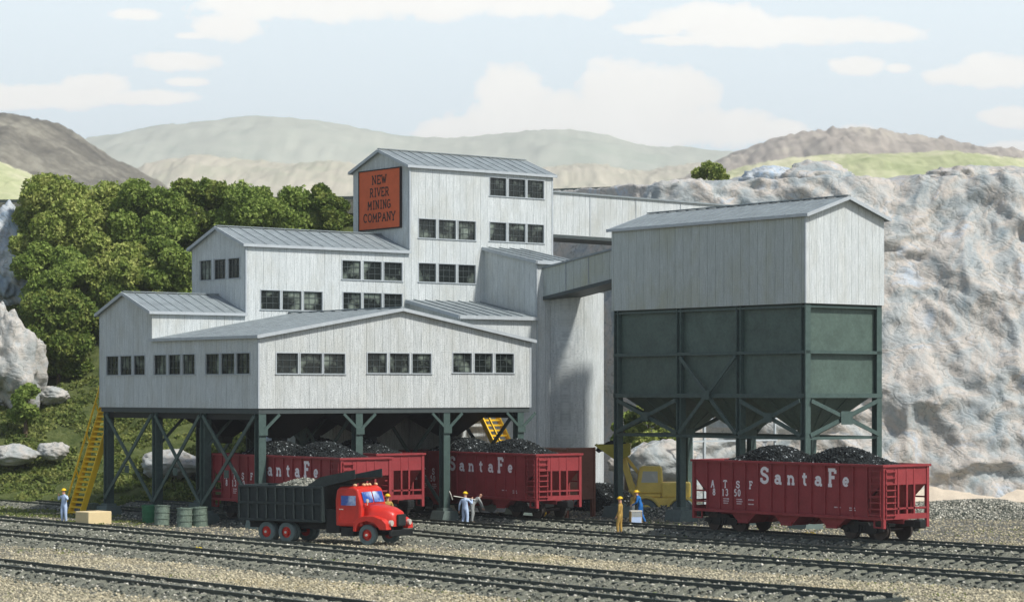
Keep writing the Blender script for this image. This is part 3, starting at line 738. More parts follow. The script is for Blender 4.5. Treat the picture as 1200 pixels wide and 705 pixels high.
# ================= TRACKS =================
def world_pts(lst): return [at(u, v, 0).to_2d() for u, v in lst]
def spline(pts, step):
    pts = [Vector(p) for p in pts]; P_ = [2*pts[0]-pts[1]] + pts + [2*pts[-1]-pts[-2]]
    dense = []
    for i in range(1, len(P_)-2):
        p0, p1, p2, p3 = P_[i-1:i+3]
        for k in range(40):
            t = k/40; dense.append(.5*((2*p1)+(p2-p0)*t+(2*p0-5*p1+4*p2-p3)*t*t+(3*p1-p0-3*p2+p3)*t**3))
    dense.append(P_[-2]); out = [dense[0]]; acc = 0
    for a, b in zip(dense, dense[1:]):
        l = (b-a).length
        while l > 0 and acc + l >= step:
            a = a + (b-a)*((step-acc)/l); out.append(a.copy()); l = (b-a).length; acc = 0
        acc += l
    return out
lane = lambda b, a: W(b, a).to_2d()
TR = [
 ('railway track under the shed passing nearest its corner leg, beneath the leftmost hopper car', [lane(2.15, 52), lane(2.15, 30), lane(2.15, 14), lane(2.15, 4), lane(2.15,-5)] + world_pts([(535,627),(700,639.5),(850,650.5),(1000,661),(1160,672.5),(1300,683)])),
 ('railway track through the middle bay under the shed', [lane(7.95, 50), lane(7.95, 30), lane(7.95, 14), lane(7.95, 4)] + world_pts([(560,613.5),(700,623.5),(850,633.5),(1000,643),(1160,653),(1300,662)])),
 ('railway track carrying the right-hand loaded hopper car beside the coal loadout', [lane(13.9, 6), lane(13.9, 0)] + world_pts([(640,606.5),(740,612.8),(850,619.5),(1000,629),(1130,636.8),(1300,647)])),
 ('railway track running just in front of the parked dump truck', world_pts([(-120,595),(0,605.5),(200,623.5),(400,641.5),(600,660),(800,678),(960,690.5),(1046,697)])),
 ('second railway track in front of the dump truck, beside the sandy strip', world_pts([(-120,610),(0,621.5),(200,641),(400,661),(600,681),(800,701),(950,716)])),
 ('blurred foreground railway track crossing the bottom left corner', world_pts([(-150,640),(0,657),(200,680.5),(400,704),(560,723)])),
]
tie = MB(); tie.box(-.12, .12, -1.3, 1.3, -.33, -.165); tie_o = tie.build('sleeper', 'tie', None, bevel=.015)
tracks_pts = []
for ti, (lab, pts) in enumerate(TR):
    pts = list(pts)
    if ti < 3: pts.append(Vector(pts[-1])+(Vector(pts[-1])-Vector(pts[-2])).normalized()*30)
    else: pts.insert(0, Vector(pts[0])+(Vector(pts[0])-Vector(pts[1])).normalized()*30)
    sp = spline(pts, .75); tracks_pts.append(sp)
    e = empty('railway_track', (0,0,0)); tag(e, lab, 'railway track', 'railway tracks')
    tan = [(sp[min(i+1,len(sp)-1)]-sp[max(i-1,0)]).normalized() for i in range(len(sp))]
    for s in (-1, 1):
        mb = MB(); n = len(sp); prof = [(-.075,-.165),(.075,-.165),(.02,-.13),(.02,-.05),(.042,-.04),(.042,0),(-.042,0),(-.042,-.04),(-.02,-.05),(-.02,-.13)]
        vs = []
        for p, t in zip(sp, tan):
            nrm = Vector((-t.y, t.x))
            for o, z in prof: q = p + nrm*(s*.757+o); vs.append((q.x, q.y, z))
        m = len(prof); fs = []
        for i in range(n-1):
            for k in range(m): fs.append((i*m+k, i*m+(k+1)%m, (i+1)*m+(k+1)%m, (i+1)*m+k))
        mb.add(vs, fs); mb.build('rail', 'rail', e)
    vis = []
    for i, (p, t) in enumerate(zip(sp, tan)):
        u = 600+p.x*FP/p.y
        (vis if -30 < u < 1230 else []).append((p, t))
    for k, (p, t) in enumerate(vis[:98]):
        o = tie_o if (ti == 0 and k == 0) else tie_o.copy()
        if o is not tie_o: col.objects.link(o)
        o.parent = e; o.location = (p.x, p.y, random.uniform(-.012, .004)); o.rotation_euler = (0,0,math.atan2(t.y, t.x)+random.uniform(-.03,.03))
    seen = {id(q) for q in vis[:98]}; rest = MB()
    for p, t in zip(sp, tan):
        if any((p-q[0]).length < .1 for q in vis[:98]): continue
        nrm = Vector((-t.y, t.x)); rest.beam((p+nrm*1.3).to_3d()+Vector((0,0,-.247)), (p-nrm*1.3).to_3d()+Vector((0,0,-.247)), .24, .165)
    if rest.v: tag(rest.build('far_sleepers', 'tie', e), kind='stuff')
    # ballast bed
    mb = MB(); vs = []; m = 4
    m = 8; nr = 0
    for i in range(len(sp)-1):
        for ph, zc_ in ((0, -.25), (.2, -.23), (.32, -.12), (.5, -.09), (.68, -.12), (.8, -.23)):
            p = sp[i].lerp(sp[i+1], ph); t = tan[i]; nrm = Vector((-t.y, t.x)); nr += 1
            for o, z in ((-2.2, GZ-.06), (-1.62, -.27), (-1.3, zc_), (-.5, zc_), (.5, zc_), (1.3, zc_), (1.62, -.27), (2.2, GZ-.06)):
                q = p+nrm*(o+random.uniform(-.08,.08)); vs.append((q.x, q.y, z-.004*ti+random.uniform(-.02,.02)*(abs(o)<2)))
    fs = [(i*m+k, i*m+k+1, (i+1)*m+k+1, (i+1)*m+k) for i in range(nr-1) for k in range(m-1)]
    mb.add(vs, fs); tag(mb.build('track_bed', 'bedmat', None, fix=False), kind='structure')
    for f in ():
        pass

# ================= HOPPER CAR =================
def make_car(name='hopper_car', mt='car'):
    r = empty(name); HL, HW = 5.85, 1.42
    body = MB()
    for s in (-1, 1):
        y0, y1 = s*(HW-.04), s*HW
        outline = [(-HL,3.22),(-HL,2.52),(-4.96,1.80),(-4.96,1.02),(4.96,1.02),(4.96,1.80),(HL,2.52),(HL,3.22)]
        body.prism(outline, 'y', min(y0,y1), max(y0,y1))
        for i in range(13):
            x = -4.95+.825*i; body.box(x-.035, x+.035, s*HW, s*(HW+.065), 1.04, 3.18)
        body.box(-HL-.12, HL+.12, s*(HW-.05), s*(HW+.15), 3.2, 3.30)
        body.box(-HL, HL, s*(HW-.06), s*(HW+.11), .90, 1.03)
        for x in (-HL, HL):
            body.box(x-.07, x+.07, s*(HW-.09), s*(HW+.07), .55 if s < 9 else 1, 3.2)
            sx = 1 if x > 0 else -1
            for z in (1.36, 1.86): body.box(x-sx*.08, x-sx*.9, s*(HW-.03), s*(HW+.02), z-.035, z+.035)
            body.box(x-sx*.09, x-sx*.55, s*(HW-.04), s*(HW+.03), .56, .62); body.box(x-sx*.55, x-sx*.49, s*(HW-.04), s*(HW+.03), .56, .9)
    for s in (-1, 1):
        x = s*HL
        body.box(x-.12*s, x+.12*s, -HW+.05, HW-.05, 3.201, 3.301)
        body.box(x-.03, x+.03, -HW+.04, HW-.04, 2.42, 3.2)
        body.box(x-.09, x+.06, -HW+.04, HW-.04, .93, 1.16)
        body.box(x-.05, x+.05, -HW+.1, HW-.1, 1.36, 1.44)
        for y in (-.50, .06, .54):
            body.box(x-.07, x+.05, y-.05, y+.05, 1.16, 3.19)
        # slope sheet
        body.add([(x*.995,-HW+.05,2.44),(x*.995,HW-.05,2.44),(s*4.25,HW-.05,1.0),(s*4.25,-HW+.05,1.0)], [(0,1,2,3)])
        body.add([(x*.995-.03*s,-HW+.05,2.40),(x*.995-.03*s,HW-.05,2.40),(s*4.22,HW-.05,.98),(s*4.22,-HW+.05,.98)], [(0,1,2,3)])
        body.box(s*4.3, s*4.42, -HW+.06, HW-.06, .94, 1.6)
    body.box(-5.9, 5.9, -.16, .16, .72, .92)
    body.build('body', mt, r)
    for xc in (-2.75, 0, 2.75):
        c = MB(); c.prism([(xc-.95,1.0),(xc-.28,.46),(xc+.28,.46),(xc+.95,1.0)], 'y', -HW+.12, -.2); c.prism([(xc-.95,1.0),(xc-.28,.46),(xc+.28,.46),(xc+.95,1.0)], 'y', .2, HW-.12)
        c.box(xc-.34, xc+.34, -HW+.08, -HW+.118, .44, .62)
        c.build('discharge_chute', mt, r)
    for side in ('side', 'end'):
        l = MB()
        if side == 'side':
            P3 = lambda s, z, o: (s, -HW-.12-o, z); a, b = 5.20, 5.76
        else:
            P3 = lambda s, z, o: (HL+.13+o, s, z); a, b = -HW+.06, -HW+.62
        for k in range(8):
            z = 1.12+.27*k; l.beam(P3(a-.04, z, 0), P3(b+.04, z, 0), .055, .055)
        for q in (a, b): l.beam(P3(q, 1.0, -.03), P3(q, 3.1, -.03), .05, .05, (1,0,0) if side == 'end' else (0,1,0))
        l.build('ladder', mt, r)
    # lettering on the near side
    l = MB(); pln = lambda x, z, o: (x, -HW-.006-o, z)
    for k, ch in enumerate('SantaFe'):
        xc = -4.95+.825*(4.46+k)
        h = .74; wd = {'S':.70,'a':.58,'n':.68,'t':.56,'F':.68,'e':.60}[ch]*1.0
        letter(l, ch, xc-wd*h*.5, 2.30, h, h*(.205 if ch in 'SF' else .165), pln, 1.0)
    l.build('lettering', 'white', r, fix=False)
    l = MB()
    for k, ch in enumerate('ATSF'): letter(l, ch, -4.95+.825*(k+.5)-.20, 2.03, .34, .062, pln)
    for x, t in ((-4.62, '8'), (-4.02, '13'), (-3.22, '50')):
        for i, ch in enumerate(t): letter(l, ch, x+.24*i, 1.66, .32, .060, pln, .85)
    for x, rows in ((-3.9, 3), (-3.05, 3), (-2.3, 2), (3.0, 1), (3.9, 2)):
        for j in range(rows):
            z = (1.5 if x < 0 else 1.36)-.1*j - (.1 if x == -2.3 and j else 0); xx = x
            for q in range(5):
                w_ = random.uniform(.025, .07); l.add([(xx,-HW-.007,z),(xx+w_,-HW-.007,z),(xx+w_,-HW-.007,z+.045),(xx,-HW-.007,z+.045)], [(0,1,2,3)]); xx += w_+.025
    l.build('small_lettering', 'white', r, fix=False)
    for xc in (-4.28, 4.28):
        t = MB()
        for s in (-1, 1):
            y = s*1.02
            t.prism([(xc-1.25,.42),(xc-1.15,.60),(xc-.45,.62),(xc-.35,.78),(xc+.35,.78),(xc+.45,.62),(xc+1.15,.60),(xc+1.25,.42),(xc+.7,.28),(xc-.7,.28)], 'y', y-.05, y+.05)
            for q in (-.16, 0, .16): t.cyl((xc+q, y+.06*s, .34), (xc+q, y+.06*s, .62), .06, n=8)
            for q in (-.85, .85): t.cyl((xc+q, y+.04*s, .43), (xc+q, y+.13*s, .43), .12, n=10)
        t.box(xc-.2, xc+.2, -1.0, 1.0, .5, .74)
        tk = t.build('truck_frame', 'black', r)
        for q in (-.85, .85):
            w_ = MB(); w_.cyl((xc+q,-.95,.42),(xc+q,.95,.42), .07, n=10)
            for s in (-1, 1): w_.cyl((xc+q, s*.70, .42), (xc+q, s*.84, .42), .42, n=26); w_.cyl((xc+q, s*.66, .42), (xc+q, s*.699, .42), .47, n=26); w_.cyl((xc+q, s*.841, .42), (xc+q, s*.86, .42), .15, n=12)
            w_.build('wheelset', 'wheel', tk)
    for s in (-1, 1):
        c = MB(); c.box(s*5.7, s*6.55, -.13, .13, .62, .90); c.box(s*6.5, s*6.85, -.24, .20, .56, .94); c.box(s*6.6, s*6.95, -.30, -.12, .60, .90)
        c.box(s*6.1, s*6.2, .2, .5, .4, .9)
        c.build('coupler', 'black', r, bevel=.03)
    # coal: two heaps
    nx, ny = 150, 40
    xs = np.linspace(-HL+.05, HL-.05, nx); ys = np.linspace(-HW+.05, HW-.05, ny); X, Y = np.meshgrid(xs, ys, indexing='ij')
    hp = lambda c, w: np.exp(-((X-c)/w)**2)
    prof = 1.0*np.maximum(hp(-1.9, 1.9), hp(2.3, 1.9))
    Z = 3.10 + prof*.84*(1-(np.abs(Y)/HW)**2.6) + .06*noise(X*3, Y*3) + .035*noise(X*9, Y*9)
    v = np.stack([X, Y, Z], -1).reshape(-1,3); f = gridfaces(nx, ny)
    co = npmesh('coal_load', v, f, 'coal', r)
    n = 6500; cx = rng.uniform(-HL+.15, HL-.15, n); cy = rng.uniform(-HW+.1, HW-.1, n)
    cz = 3.10 + np.maximum(np.exp(-((cx+1.9)/1.9)**2), np.exp(-((cx-2.3)/1.9)**2))*.84*(1-(np.abs(cy)/HW)**2.6)+.03
    v, f = stones(np.stack([cx,cy,cz],1), rng.uniform(.04,.09,n), rng); npmesh('coal_lumps', v, f, 'coal', co)
    return r
car = make_car()
ANG = math.atan2(-CS, SN)                       # car +x points along -L
def put_car(o, corner, ang, label):
    """corner = ground position of the near right-hand corner of the body"""
    d = Vector((math.cos(ang), math.sin(ang))); n = Vector((math.sin(ang), -math.cos(ang)))
    c = Vector(corner) - d*5.85 - n*1.47
    o.location = (c.x, c.y, 0); o.rotation_euler = (0,0,ang); tag(o, label, 'hopper car', 'loaded coal hopper cars')
# right-hand car sits on its track
t3 = tracks_pts[2]
def on_track(tp, u_near, dist):
    i = min(range(len(tp)), key=lambda k: abs(600+tp[k].x*FP/tp[k].y-u_near)); p = tp[i]
    j = i
    while j > 0 and (tp[j]-p).length < dist: j -= 1
    return p, tp[j]
pn, pf = on_track(t3, 1070, 11.7)
d_ = (pn-pf).normalized(); car.location = ((pn+pf)/2).to_3d(); car.rotation_euler = (0,0,math.atan2(d_.y, d_.x))
tag(car, 'red coal-heaped Santa Fe hopper car standing alone at the right, before the coal loadout', 'hopper car', 'loaded coal hopper cars')
for lane_b, a_near, lab in ((2.12, -6.25, 'red coal-heaped Santa Fe hopper car partly hidden behind the dump truck'),
                            (7.95, -.95, 'red coal-heaped hopper car half hidden behind the one beside the dump truck'),
                            (13.9, -6.5, 'red coal-heaped Santa Fe hopper car behind the man with the shovel')):
    c = copy_tree(car); p = W(lane_b, a_near+5.85); c.location = (p.x, p.y, 0); c.rotation_euler = (0,0,ANG)
    tag(c, lab, 'hopper car', 'loaded coal hopper cars')
    if lane_b == 2.12: c.rotation_euler = (0,0,ANG)

# brown steel bin behind
e = empty('steel_bin', W(wb(664, -1), -1, GZ), TH); tag(e, 'plain rust-brown steel bin standing behind the middle hopper car', 'bin')
mb = MB(); mb.box(0, 2.0, 0, 4.0, .95, 3.70); mb.build('body', 'brown', e)
mb = MB()
for x in (.04, 1.96): mb.box(x-.05, x+.05, -.06, -.003, 0, 3.78)
for z in (1.0, 3.72): mb.box(.1, 1.9, -.05, -.003, z-.05, z+.05)
for z in (1.3, 1.65, 2.0, 2.35, 2.7): mb.box(1.45, 1.85, -.09, -.055, z-.02, z+.02)
for y in (.1, 3.9):
    for x in (.1, 1.9): mb.box(x-.08, x+.08, y-.08, y+.08, -.1, .95)
mb.build('frame', 'brown', e)

# ================= DUMP TRUCK =================
tw = at(432, 638.5, GZ)
ta = rad(-29.5)
tr = empty('dump_truck', (tw.x-.05, tw.y, GZ), ta); tr.scale = (.965,.965,.98); tag(tr, 'red-cabbed dump truck with a black ribbed bed full of gravel', 'dump truck')
# local x forward, y left; near side is -y; front axle near wheel at origin
Wd = 2.35; yc = Wd/2-.15; y0, y1 = yc-Wd/2, yc+Wd/2
bx0, bx1 = -7.15, -2.35; bz0, bz1 = .98, 2.62
mb = MB()
for y in (y0, y1-.06): mb.box(bx0, bx1, y, y+.06, bz0, bz1)
mb.box(bx0, bx0+.06, y0+.061, y1-.061, bz0, bz1); mb.box(bx1-.06, bx1, y0+.061, y1-.061, bz0, bz1+.35); mb.box(bx0+.061, bx1-.061, y0+.061, y1-.061, bz0, bz0+.06)
for y, s in ((y0, -1), (y1, 1)):
    a, b = (y-.09, y) if s < 0 else (y, y+.09)
    for z in (bz0+.05, (bz0+bz1)/2, bz1-.06): mb.box(bx0+.002, bx1-.002, a, b, z-.055, z+.055)
    for k in range(10):
        x = bx0+.05+(bx1-bx0-.1)*k/9; mb.box(x-.045, x+.045, a-.015 if s<0 else a, b if s<0 else b+.015, bz0+.106, (bz0+bz1)/2-.056); mb.box(x-.045, x+.045, a-.015 if s<0 else a, b if s<0 else b+.015, (bz0+bz1)/2+.056, bz1-.116)
mb.build('dump_bed', 'bed', tr, bevel=.012)
mb = MB()  # cab guard, rising forward
for y in (y0, y1-.05): mb.prism([(bx1-.9,bz1+.002),(bx1+.02,bz1+.002),(bx1+.5,bz1+.1),(bx1+1.75,bz1+.38),(bx1+1.75,bz1+.78),(bx1-.2,bz1+.42)], 'y', y, y+.05)
mb.add([(bx1,y0+.05,bz1+.03),(bx1+.5,y0+.05,bz1+.12),(bx1+1.75,y0+.05,bz1+.40),(bx1+1.75,y1-.05,bz1+.40),(bx1+.5,y1-.05,bz1+.12),(bx1,y1-.05,bz1+.03)], [(0,1,4,5),(1,2,3,4)])
mb.build('cab_guard', 'bed', tr, fix=False)
nx, ny = 60, 26; X, Y = np.meshgrid(np.linspace(bx0+.07, bx1-.07, nx), np.linspace(y0+.07, y1-.07, ny), indexing='ij')
Z = bz1-.22 + .52*np.exp(-((X-bx0-3.0)/1.3)**2)*(1-((Y-yc)/(Wd/2))**2) + .05*noise(X*6,Y*6)
gl = npmesh('gravel_load', np.stack([X,Y,Z],-1).reshape(-1,3), gridfaces(nx,ny), 'stones', tr)
n = 1500; cx = rng.uniform(bx0+.1,bx1-.1,n); cy = rng.uniform(y0+.1,y1-.1,n); cz = bz1-.20+.52*np.exp(-((cx-bx0-3.0)/1.3)**2)*(1-((cy-yc)/(Wd/2))**2)
v, f = stones(np.stack([cx,cy,cz],1), rng.uniform(.03,.07,n), rng); npmesh('gravel', v, f, 'stones', gl)
mb = MB(); mb.box(-7.0, 1.0, yc-.5, yc-.36, .62, .86); mb.box(-7.0, 1.0, yc+.36, yc+.5, .62, .86); mb.box(-6.9,-2.5, yc-.7, yc+.7, .861, .96)
mb.box(-2.3,-1.55, y0+.15, y1-.15, .5, 1.6); mb.box(-1.45,-.75, y0+.12, y0+.5, .38, .78); mb.box(-1.5, -.3, y0+.5, y1-.5, .4, .8)
mb.build('chassis', 'black', tr, bevel=.02)
# cab
cz0 = .82
mb = MB()
prof = [(-1.75,cz0),(-1.78,2.0),(-1.70,2.45),(-1.55,2.62),(-.75,2.64),(-.52,2.50),(-.30,1.80),(-.28,cz0)]
mb.prism(prof, 'y', y0+.12, y1-.12)
cab = mb.build('cab', 'truck_red', tr, bevel=.10, smooth=False, seg=3)
mb = MB()  # hood
secs = [(-.32, .90, 1.86, .95), (.15, .84, 1.80, .95), (.65, .72, 1.70, .92), (1.0, .60, 1.55, .88), (1.12, .50, 1.40, .85)]
vs = []; K = 10
for x, hw, zt, zb in secs:
    ring = [(x, yc-hw, zb)] + [(x, yc - hw*math.cos(math.pi*k/K)**1 if False else yc-hw*(abs(math.cos(math.pi*k/K))**.45)*(1 if k < K/2 else -1), zb+(zt-zb)*(math.sin(math.pi*k/K)**.55)) for k in range(1, K)] + [(x, yc+hw, zb)]
    vs += ring
m = K+1; fs = [(i*m+k, i*m+k+1, (i+1)*m+k+1, (i+1)*m+k) for i in range(len(secs)-1) for k in range(m-1)]
fs += [tuple(range(m-1,-1,-1)), tuple(range((len(secs)-1)*m, len(secs)*m))]
mb.add(vs, fs); mb.box(-.3, .6, yc-.78, yc+.78, .8, .96)
mb.build('hood', 'truck_red', tr, smooth=True)
for s in (-1, 1):   # fenders
    mb = MB(); ya, yb = (y0+.02, y0+.44) if s < 0 else (y1-.44, y1-.02)
    pts = [(-.72,.62),(-.70,1.0),(-.48,1.22),(-.1,1.34),(.4,1.33),(.85,1.20),(1.08,1.0),(1.12,.72),(.72,.72),(.62,.85),(.42,1.02),(0,1.10),(-.40,1.0),(-.54,.80),(-.58,.62)]
    vs = []; n = len(pts)
    outer = pts[:8]; inner = pts[8:][::-1]
    # strips between the outer and inner line keep the arch concave
    inn = [inner[0], inner[0], inner[1], inner[2], inner[3], inner[4], inner[5], inner[6]]
    vs = [(p[0], y, p[1]) for y in (ya, yb) for p in outer] + [(p[0], y, p[1]) for y in (ya, yb) for p in inn]
    fs = []
    for i in range(7):
        fs += [(i, i+1, 8+i+1, 8+i), (16+i, 16+i+1, 24+i+1, 24+i), (i, i+1, 16+i+1, 16+i), (8+i, 8+i+1, 24+i+1, 24+i)]
    fs += [(0, 8, 24, 16), (7, 15, 31, 23)]
    mb.add(vs, fs); mb.build('fender', 'truck_red', tr, bevel=.03, seg=2)
mb = MB(); mb.box(1.14, 1.24, yc-.34, yc+.34, .86, 1.40)
gr = mb.build('grille', 'black', tr, bevel=.04, seg=2)
mb = MB()
for k in range(7): mb.box(1.242, 1.26, yc-.28+.093*k-.012, yc-.28+.093*k+.012, .92, 1.34)
mb.build('grille_bars', 'trim_dark', gr)
mb = MB(); mb.box(1.10, 1.24, y0+.22, y1-.22, .42, .70); mb.build('bumper', 'black', tr, bevel=.04, seg=2)
for s in (-1, 1):
    y = yc+s*.78; mb = MB(); mb.cyl((1.06,y,1.02),(1.19,y,1.02), .13, n=16); mb.build('headlight', 'chrome', tr)
for s in (-1, 1):
    y = y0+.10 if s < 0 else y1-.10; mb = MB(); mb.box(-1.42, -.62, y-.006, y+.006, 1.78, 2.22); mb.build('side_window', 'cabglass', tr)
    mb = MB(); yy = y0+.108 if s < 0 else y1-.108
    for q in ((-1.56,-1.53,1.02,2.34),(-.46,-.43,1.02,2.1),(-1.53,-.46,1.0,1.03)): mb.box(q[0], q[1], yy-.012, yy+.004, q[2], q[3])
    dr = mb.build('door_seam', 'truck_red', tr)
    mb = MB(); mb.box(-1.5, -1.3, yy-.05, yy-.012, 1.58, 1.62); mb.build('door_handle', 'chrome', dr)
n_ = Vector((.70, 0, .22)).normalized()
for s in (-1, 1):
    ya, yb = (yc-.86, yc-.05) if s < 0 else (yc+.05, yc+.86)
    mb = MB(); p = lambda t, y: (-.30-.22*t+.035, y, 1.82+.70*t+.01)
    mb.add([p(.12,ya),p(.12,yb),p(.80,yb),p(.80,ya)], [(0,1,2,3)]); mb.build('windshield', 'cabglass', tr, fix=False)
for k, y in enumerate((y0+.3, yc-.25, yc, yc+.25, y1-.3)):
    mb = MB(); mb.ball((-.72 if k not in (0,4) else -.78, y, 2.69), .075, 8, 6, (1.5,.8,1)); mb.build('roof_lamp', 'amber', tr, smooth=True)
mb = MB(); mb.cyl((-.1,y0+.30,1.8),(-.1,y0+.30,2.0),.02,n=6); mb.cyl((-.13,y0+.30,2.0),(-.07,y0+.30,2.0),.09,n=12); mb.build('mirror', 'chrome', tr)
def wheel(x, y, s, r=.47, dual=False):
    mb = MB(); w = .26
    ya = y; yb = y+s*w
    prof = [(r*.55,0),(r*.93,0),(r,.05),(r,w-.05),(r*.93,w),(r*.55,w)]; n = 30; vs = []
    for R_, o in prof: vs += [(x+R_*math.cos(2*math.pi*k/n), y+s*o, r+R_*math.sin(2*math.pi*k/n)) for k in range(n)]
    fs = [(i*n+k, i*n+(k+1)%n, (i+1)*n+(k+1)%n, (i+1)*n+k) for i in range(5) for k in range(n)]
    mb.add(vs, fs); wh = mb.build('wheel', 'tyre', tr, smooth=False)
    h = MB(); yo = y + (.03*s if s > 0 else s*.03)
    h.cyl((x,y+s*.06,r),(x,y+s*(w-.02),r), r*.56, n=20); h.cyl((x,y-s*.03,r),(x,y+s*.059,r), r*.30, r*.36, n=16)
    h.build('hub', 'truck_red', wh)
    q = MB(); q.cyl((x,y-s*.08,r),(x,y-s*.031,r), r*.12, n=8); q.build('hub_cap', 'chrome', wh)
for x in (0, -4.5, -5.64):
    wheel(x, y0+.10, 1); wheel(x, y1-.10, -1)
    if x: wheel(x, y0+.40, 1); wheel(x, y1-.40, -1)
mb = MB()
for x in (0,-4.5,-5.64): mb.cyl((x,y0+.3,.47),(x,y1-.3,.47),.08,n=8)
mb.build('axles', 'black', tr)

# ================= WHEEL LOADER =================
lw = at(757, 602, -.45); ld = 132.0
lp = atd(757, 603, ld)
le = empty('wheel_loader', (lp.x, ld, -.55), rad(176)); le.scale = (1.15,1.15,1.03); tag(le, 'yellow wheel loader lifting a bucket of coal behind the loadout legs', 'wheel loader')
# local x forward (towards photo left), y: near side is +y
mb = MB(); mb.box(-2.0, .75, -.75, .75, .55, 1.15); mb.box(-2.15,-.75, -.70, .70, 1.151, 1.95); mb.box(-.75, .4, -.62, .62, 1.151, 1.35)
mb.build('body', 'loader', le, bevel=.09, seg=2)
mb = MB(); mb.prism([(-.85,1.36),(-.78,2.72),(-.68,2.82),(.20,2.82),(.32,2.70),(.52,1.36)], 'y', -.58, .58); cb = mb.build('cab', 'loader', le, bevel=.07, seg=2)
for y in (.587, -.587):
    mb = MB(); mb.prism([(-.58,1.95),(-.56,2.55),(.14,2.55),(.22,1.95)], 'y', y-.006, y+.006); mb.build('cab_window', 'loadglass', cb)
mb = MB(); mb.prism([(.545-.035,1.5+.1),(.39,2.55),(.38,2.55),(.53-.035,1.6)], 'y', -.48, .48); mb.build('windscreen', 'loadglass', cb)
for x in (0, -1.72):
    for y, s in ((.62, 1), (-.62, -1)):
        mb = MB(); mb.cyl((x,y,.52),(x,y+s*.34,.52), .55, n=24); w_ = mb.build('wheel', 'tyre', le, bevel=.05)
        h = MB(); h.cyl((x,y+s*.341,.52),(x,y+s*.38,.52), .26, n=16); h.build('hub', 'loader', w_)
        f = MB()
        for k in range(8):
            a0, a1 = math.pi*k/8, math.pi*(k+1)/8; R1, R2 = .62, .74
            ya, yb = (y, y+s*.36)
            f.add([(x+R_*math.cos(a), yy, .52+R_*math.sin(a)) for R_ in (R1,R2) for yy in (ya,yb) for a in (a0,a1)], [(0,1,3,2),(4,5,7,6),(0,1,5,4),(2,3,7,6)])
        f.build('mudguard', 'loader', le)
for y in (-.42, .42):
    mb = MB(); mb.beam((.0,y,1.45),(.75,y,1.60),.14,.32); mb.beam((.66,y,1.55),(1.12,y,3.3),.13,.30); mb.cyl((.3,y,1.2),(1.0,y,2.6),.07,n=8); mb.cyl((.3,y,1.15),(.8,y,1.55),.12,n=10); mb.build('lift_arm', 'loader', le, bevel=.02)
mb = MB(); mb.cyl((.15,-.5,1.75),(.15,.5,1.75),.16,n=12); mb.beam((.2,0,2.2),(1.1,0,3.5),.12,.16); mb.build('linkage', 'loader', le)
mb = MB()
bp = [(x_-1.45, z_) for x_, z_ in ((2.2,3.42),(2.45,3.28),(2.95,3.22),(3.9,3.95),(3.86,4.0),(2.95,3.32),(2.5,3.38),(2.3,3.5),(2.25,4.05),(2.18,4.05))]
n = len(bp); vs = [(x,y,z) for y in (-1.1,1.1) for x,z in bp]; mb.add(vs, [(k,(k+1)%n,n+(k+1)%n,n+k) for k in range(n)])
for y in (-1.1, 1.06): mb.prism([(.75,3.45),(1.05,3.26),(1.5,3.20),(2.45,3.95),(.75,4.05)], 'y', y, y+.04)
mb.build('bucket', 'bucket', le)
n = 700; cx = rng.uniform(.85,2.3,n); cy = rng.uniform(-1.0,1.0,n); cz = 3.75+.5*np.exp(-((cx-1.45)/.5)**2)*(1-(cy/1.1)**2)-.15*rng.random(n)
v, f = stones(np.stack([cx,cy,cz],1), rng.uniform(.06,.14,n), rng)
o = npmesh('coal_load', v, f, 'coal', le)

# ================= SMALL YARD THINGS =================
def drum(u, v, label, mat_='drum', tilt=0, h=1.0, r=.42, group='steel drums by the shed legs'):
    p = at(u, v, GZ); e = empty('oil_drum', p); tag(e, label, 'drum', group); e.rotation_euler = (tilt, tilt*.5, random.uniform(0,3))
    mb = MB(); mb.cyl((0,0,0),(0,0,h), r, n=22)
    for z in (.02, h*.33, h*.66, h-.02): mb.cyl((0,0,z-.03),(0,0,z+.03), r+.03, n=22)
    mb.build('drum_body', mat_, e)
    l = MB(); l.cyl((0,0,h+.001),(0,0,h+.02), r-.06, n=20); l.cyl((.2,.1,h+.02),(.2,.1,h+.05), .05, n=8); l.build('lid', mat_, e)
drum(175, 612, 'bright green steel drum, leftmost of the four drums in front of the shed', 'drum_b', -.05, .9, .36)
drum(189.5, 615, 'leaning weathered green drum touching the bright green one', 'drum', .10, 1.0, .38)
drum(216, 617, 'faded grey-green drum, third from left of the drums before the shed', 'drum', .03, .95, .38)
drum(234.5, 616.5, 'faded grey-green drum closest to the dump truck tail', 'drum', -.04, .98, .40)
drum(106, 602.5, 'squat grey-green drum at the foot of the yellow staircase', 'drum', 0, .62, .42)
p = at(129, 615.5, GZ); e = MB(); e.box(-.05-1.35, 0, 0, 1.25, 0, .68); e = e.build('concrete_block', 'cream', None, bevel=.03)
p = at(131, 614, GZ); e.location = p; e.rotation_euler = (0,0,rad(43)); tag(e, 'cream-coloured oblong block lying beside the left shed leg', 'block')
e.location = p; 
for v_ in e.data.vertices: v_.co.x += .0
def tuft(u, v, r, label):
    p = at(u, v, GZ); c = rng.normal(size=(260,3))*np.array([r,r,r*.5])*.45; c[:,2] = np.abs(c[:,2]); vv, ff = leaves(c, .07, rng)
    o = npmesh('yellow_tuft', vv, ff, 'flower'); o.location = p; tag(o, label, 'plant', 'yellow scrubby tufts')
tuft(948, 629, .38, 'yellow tuft between track and hopper car under the right-hand hopper')
tuft(232, 645, .22, 'small yellow tuft between the two tracks before the dump truck')
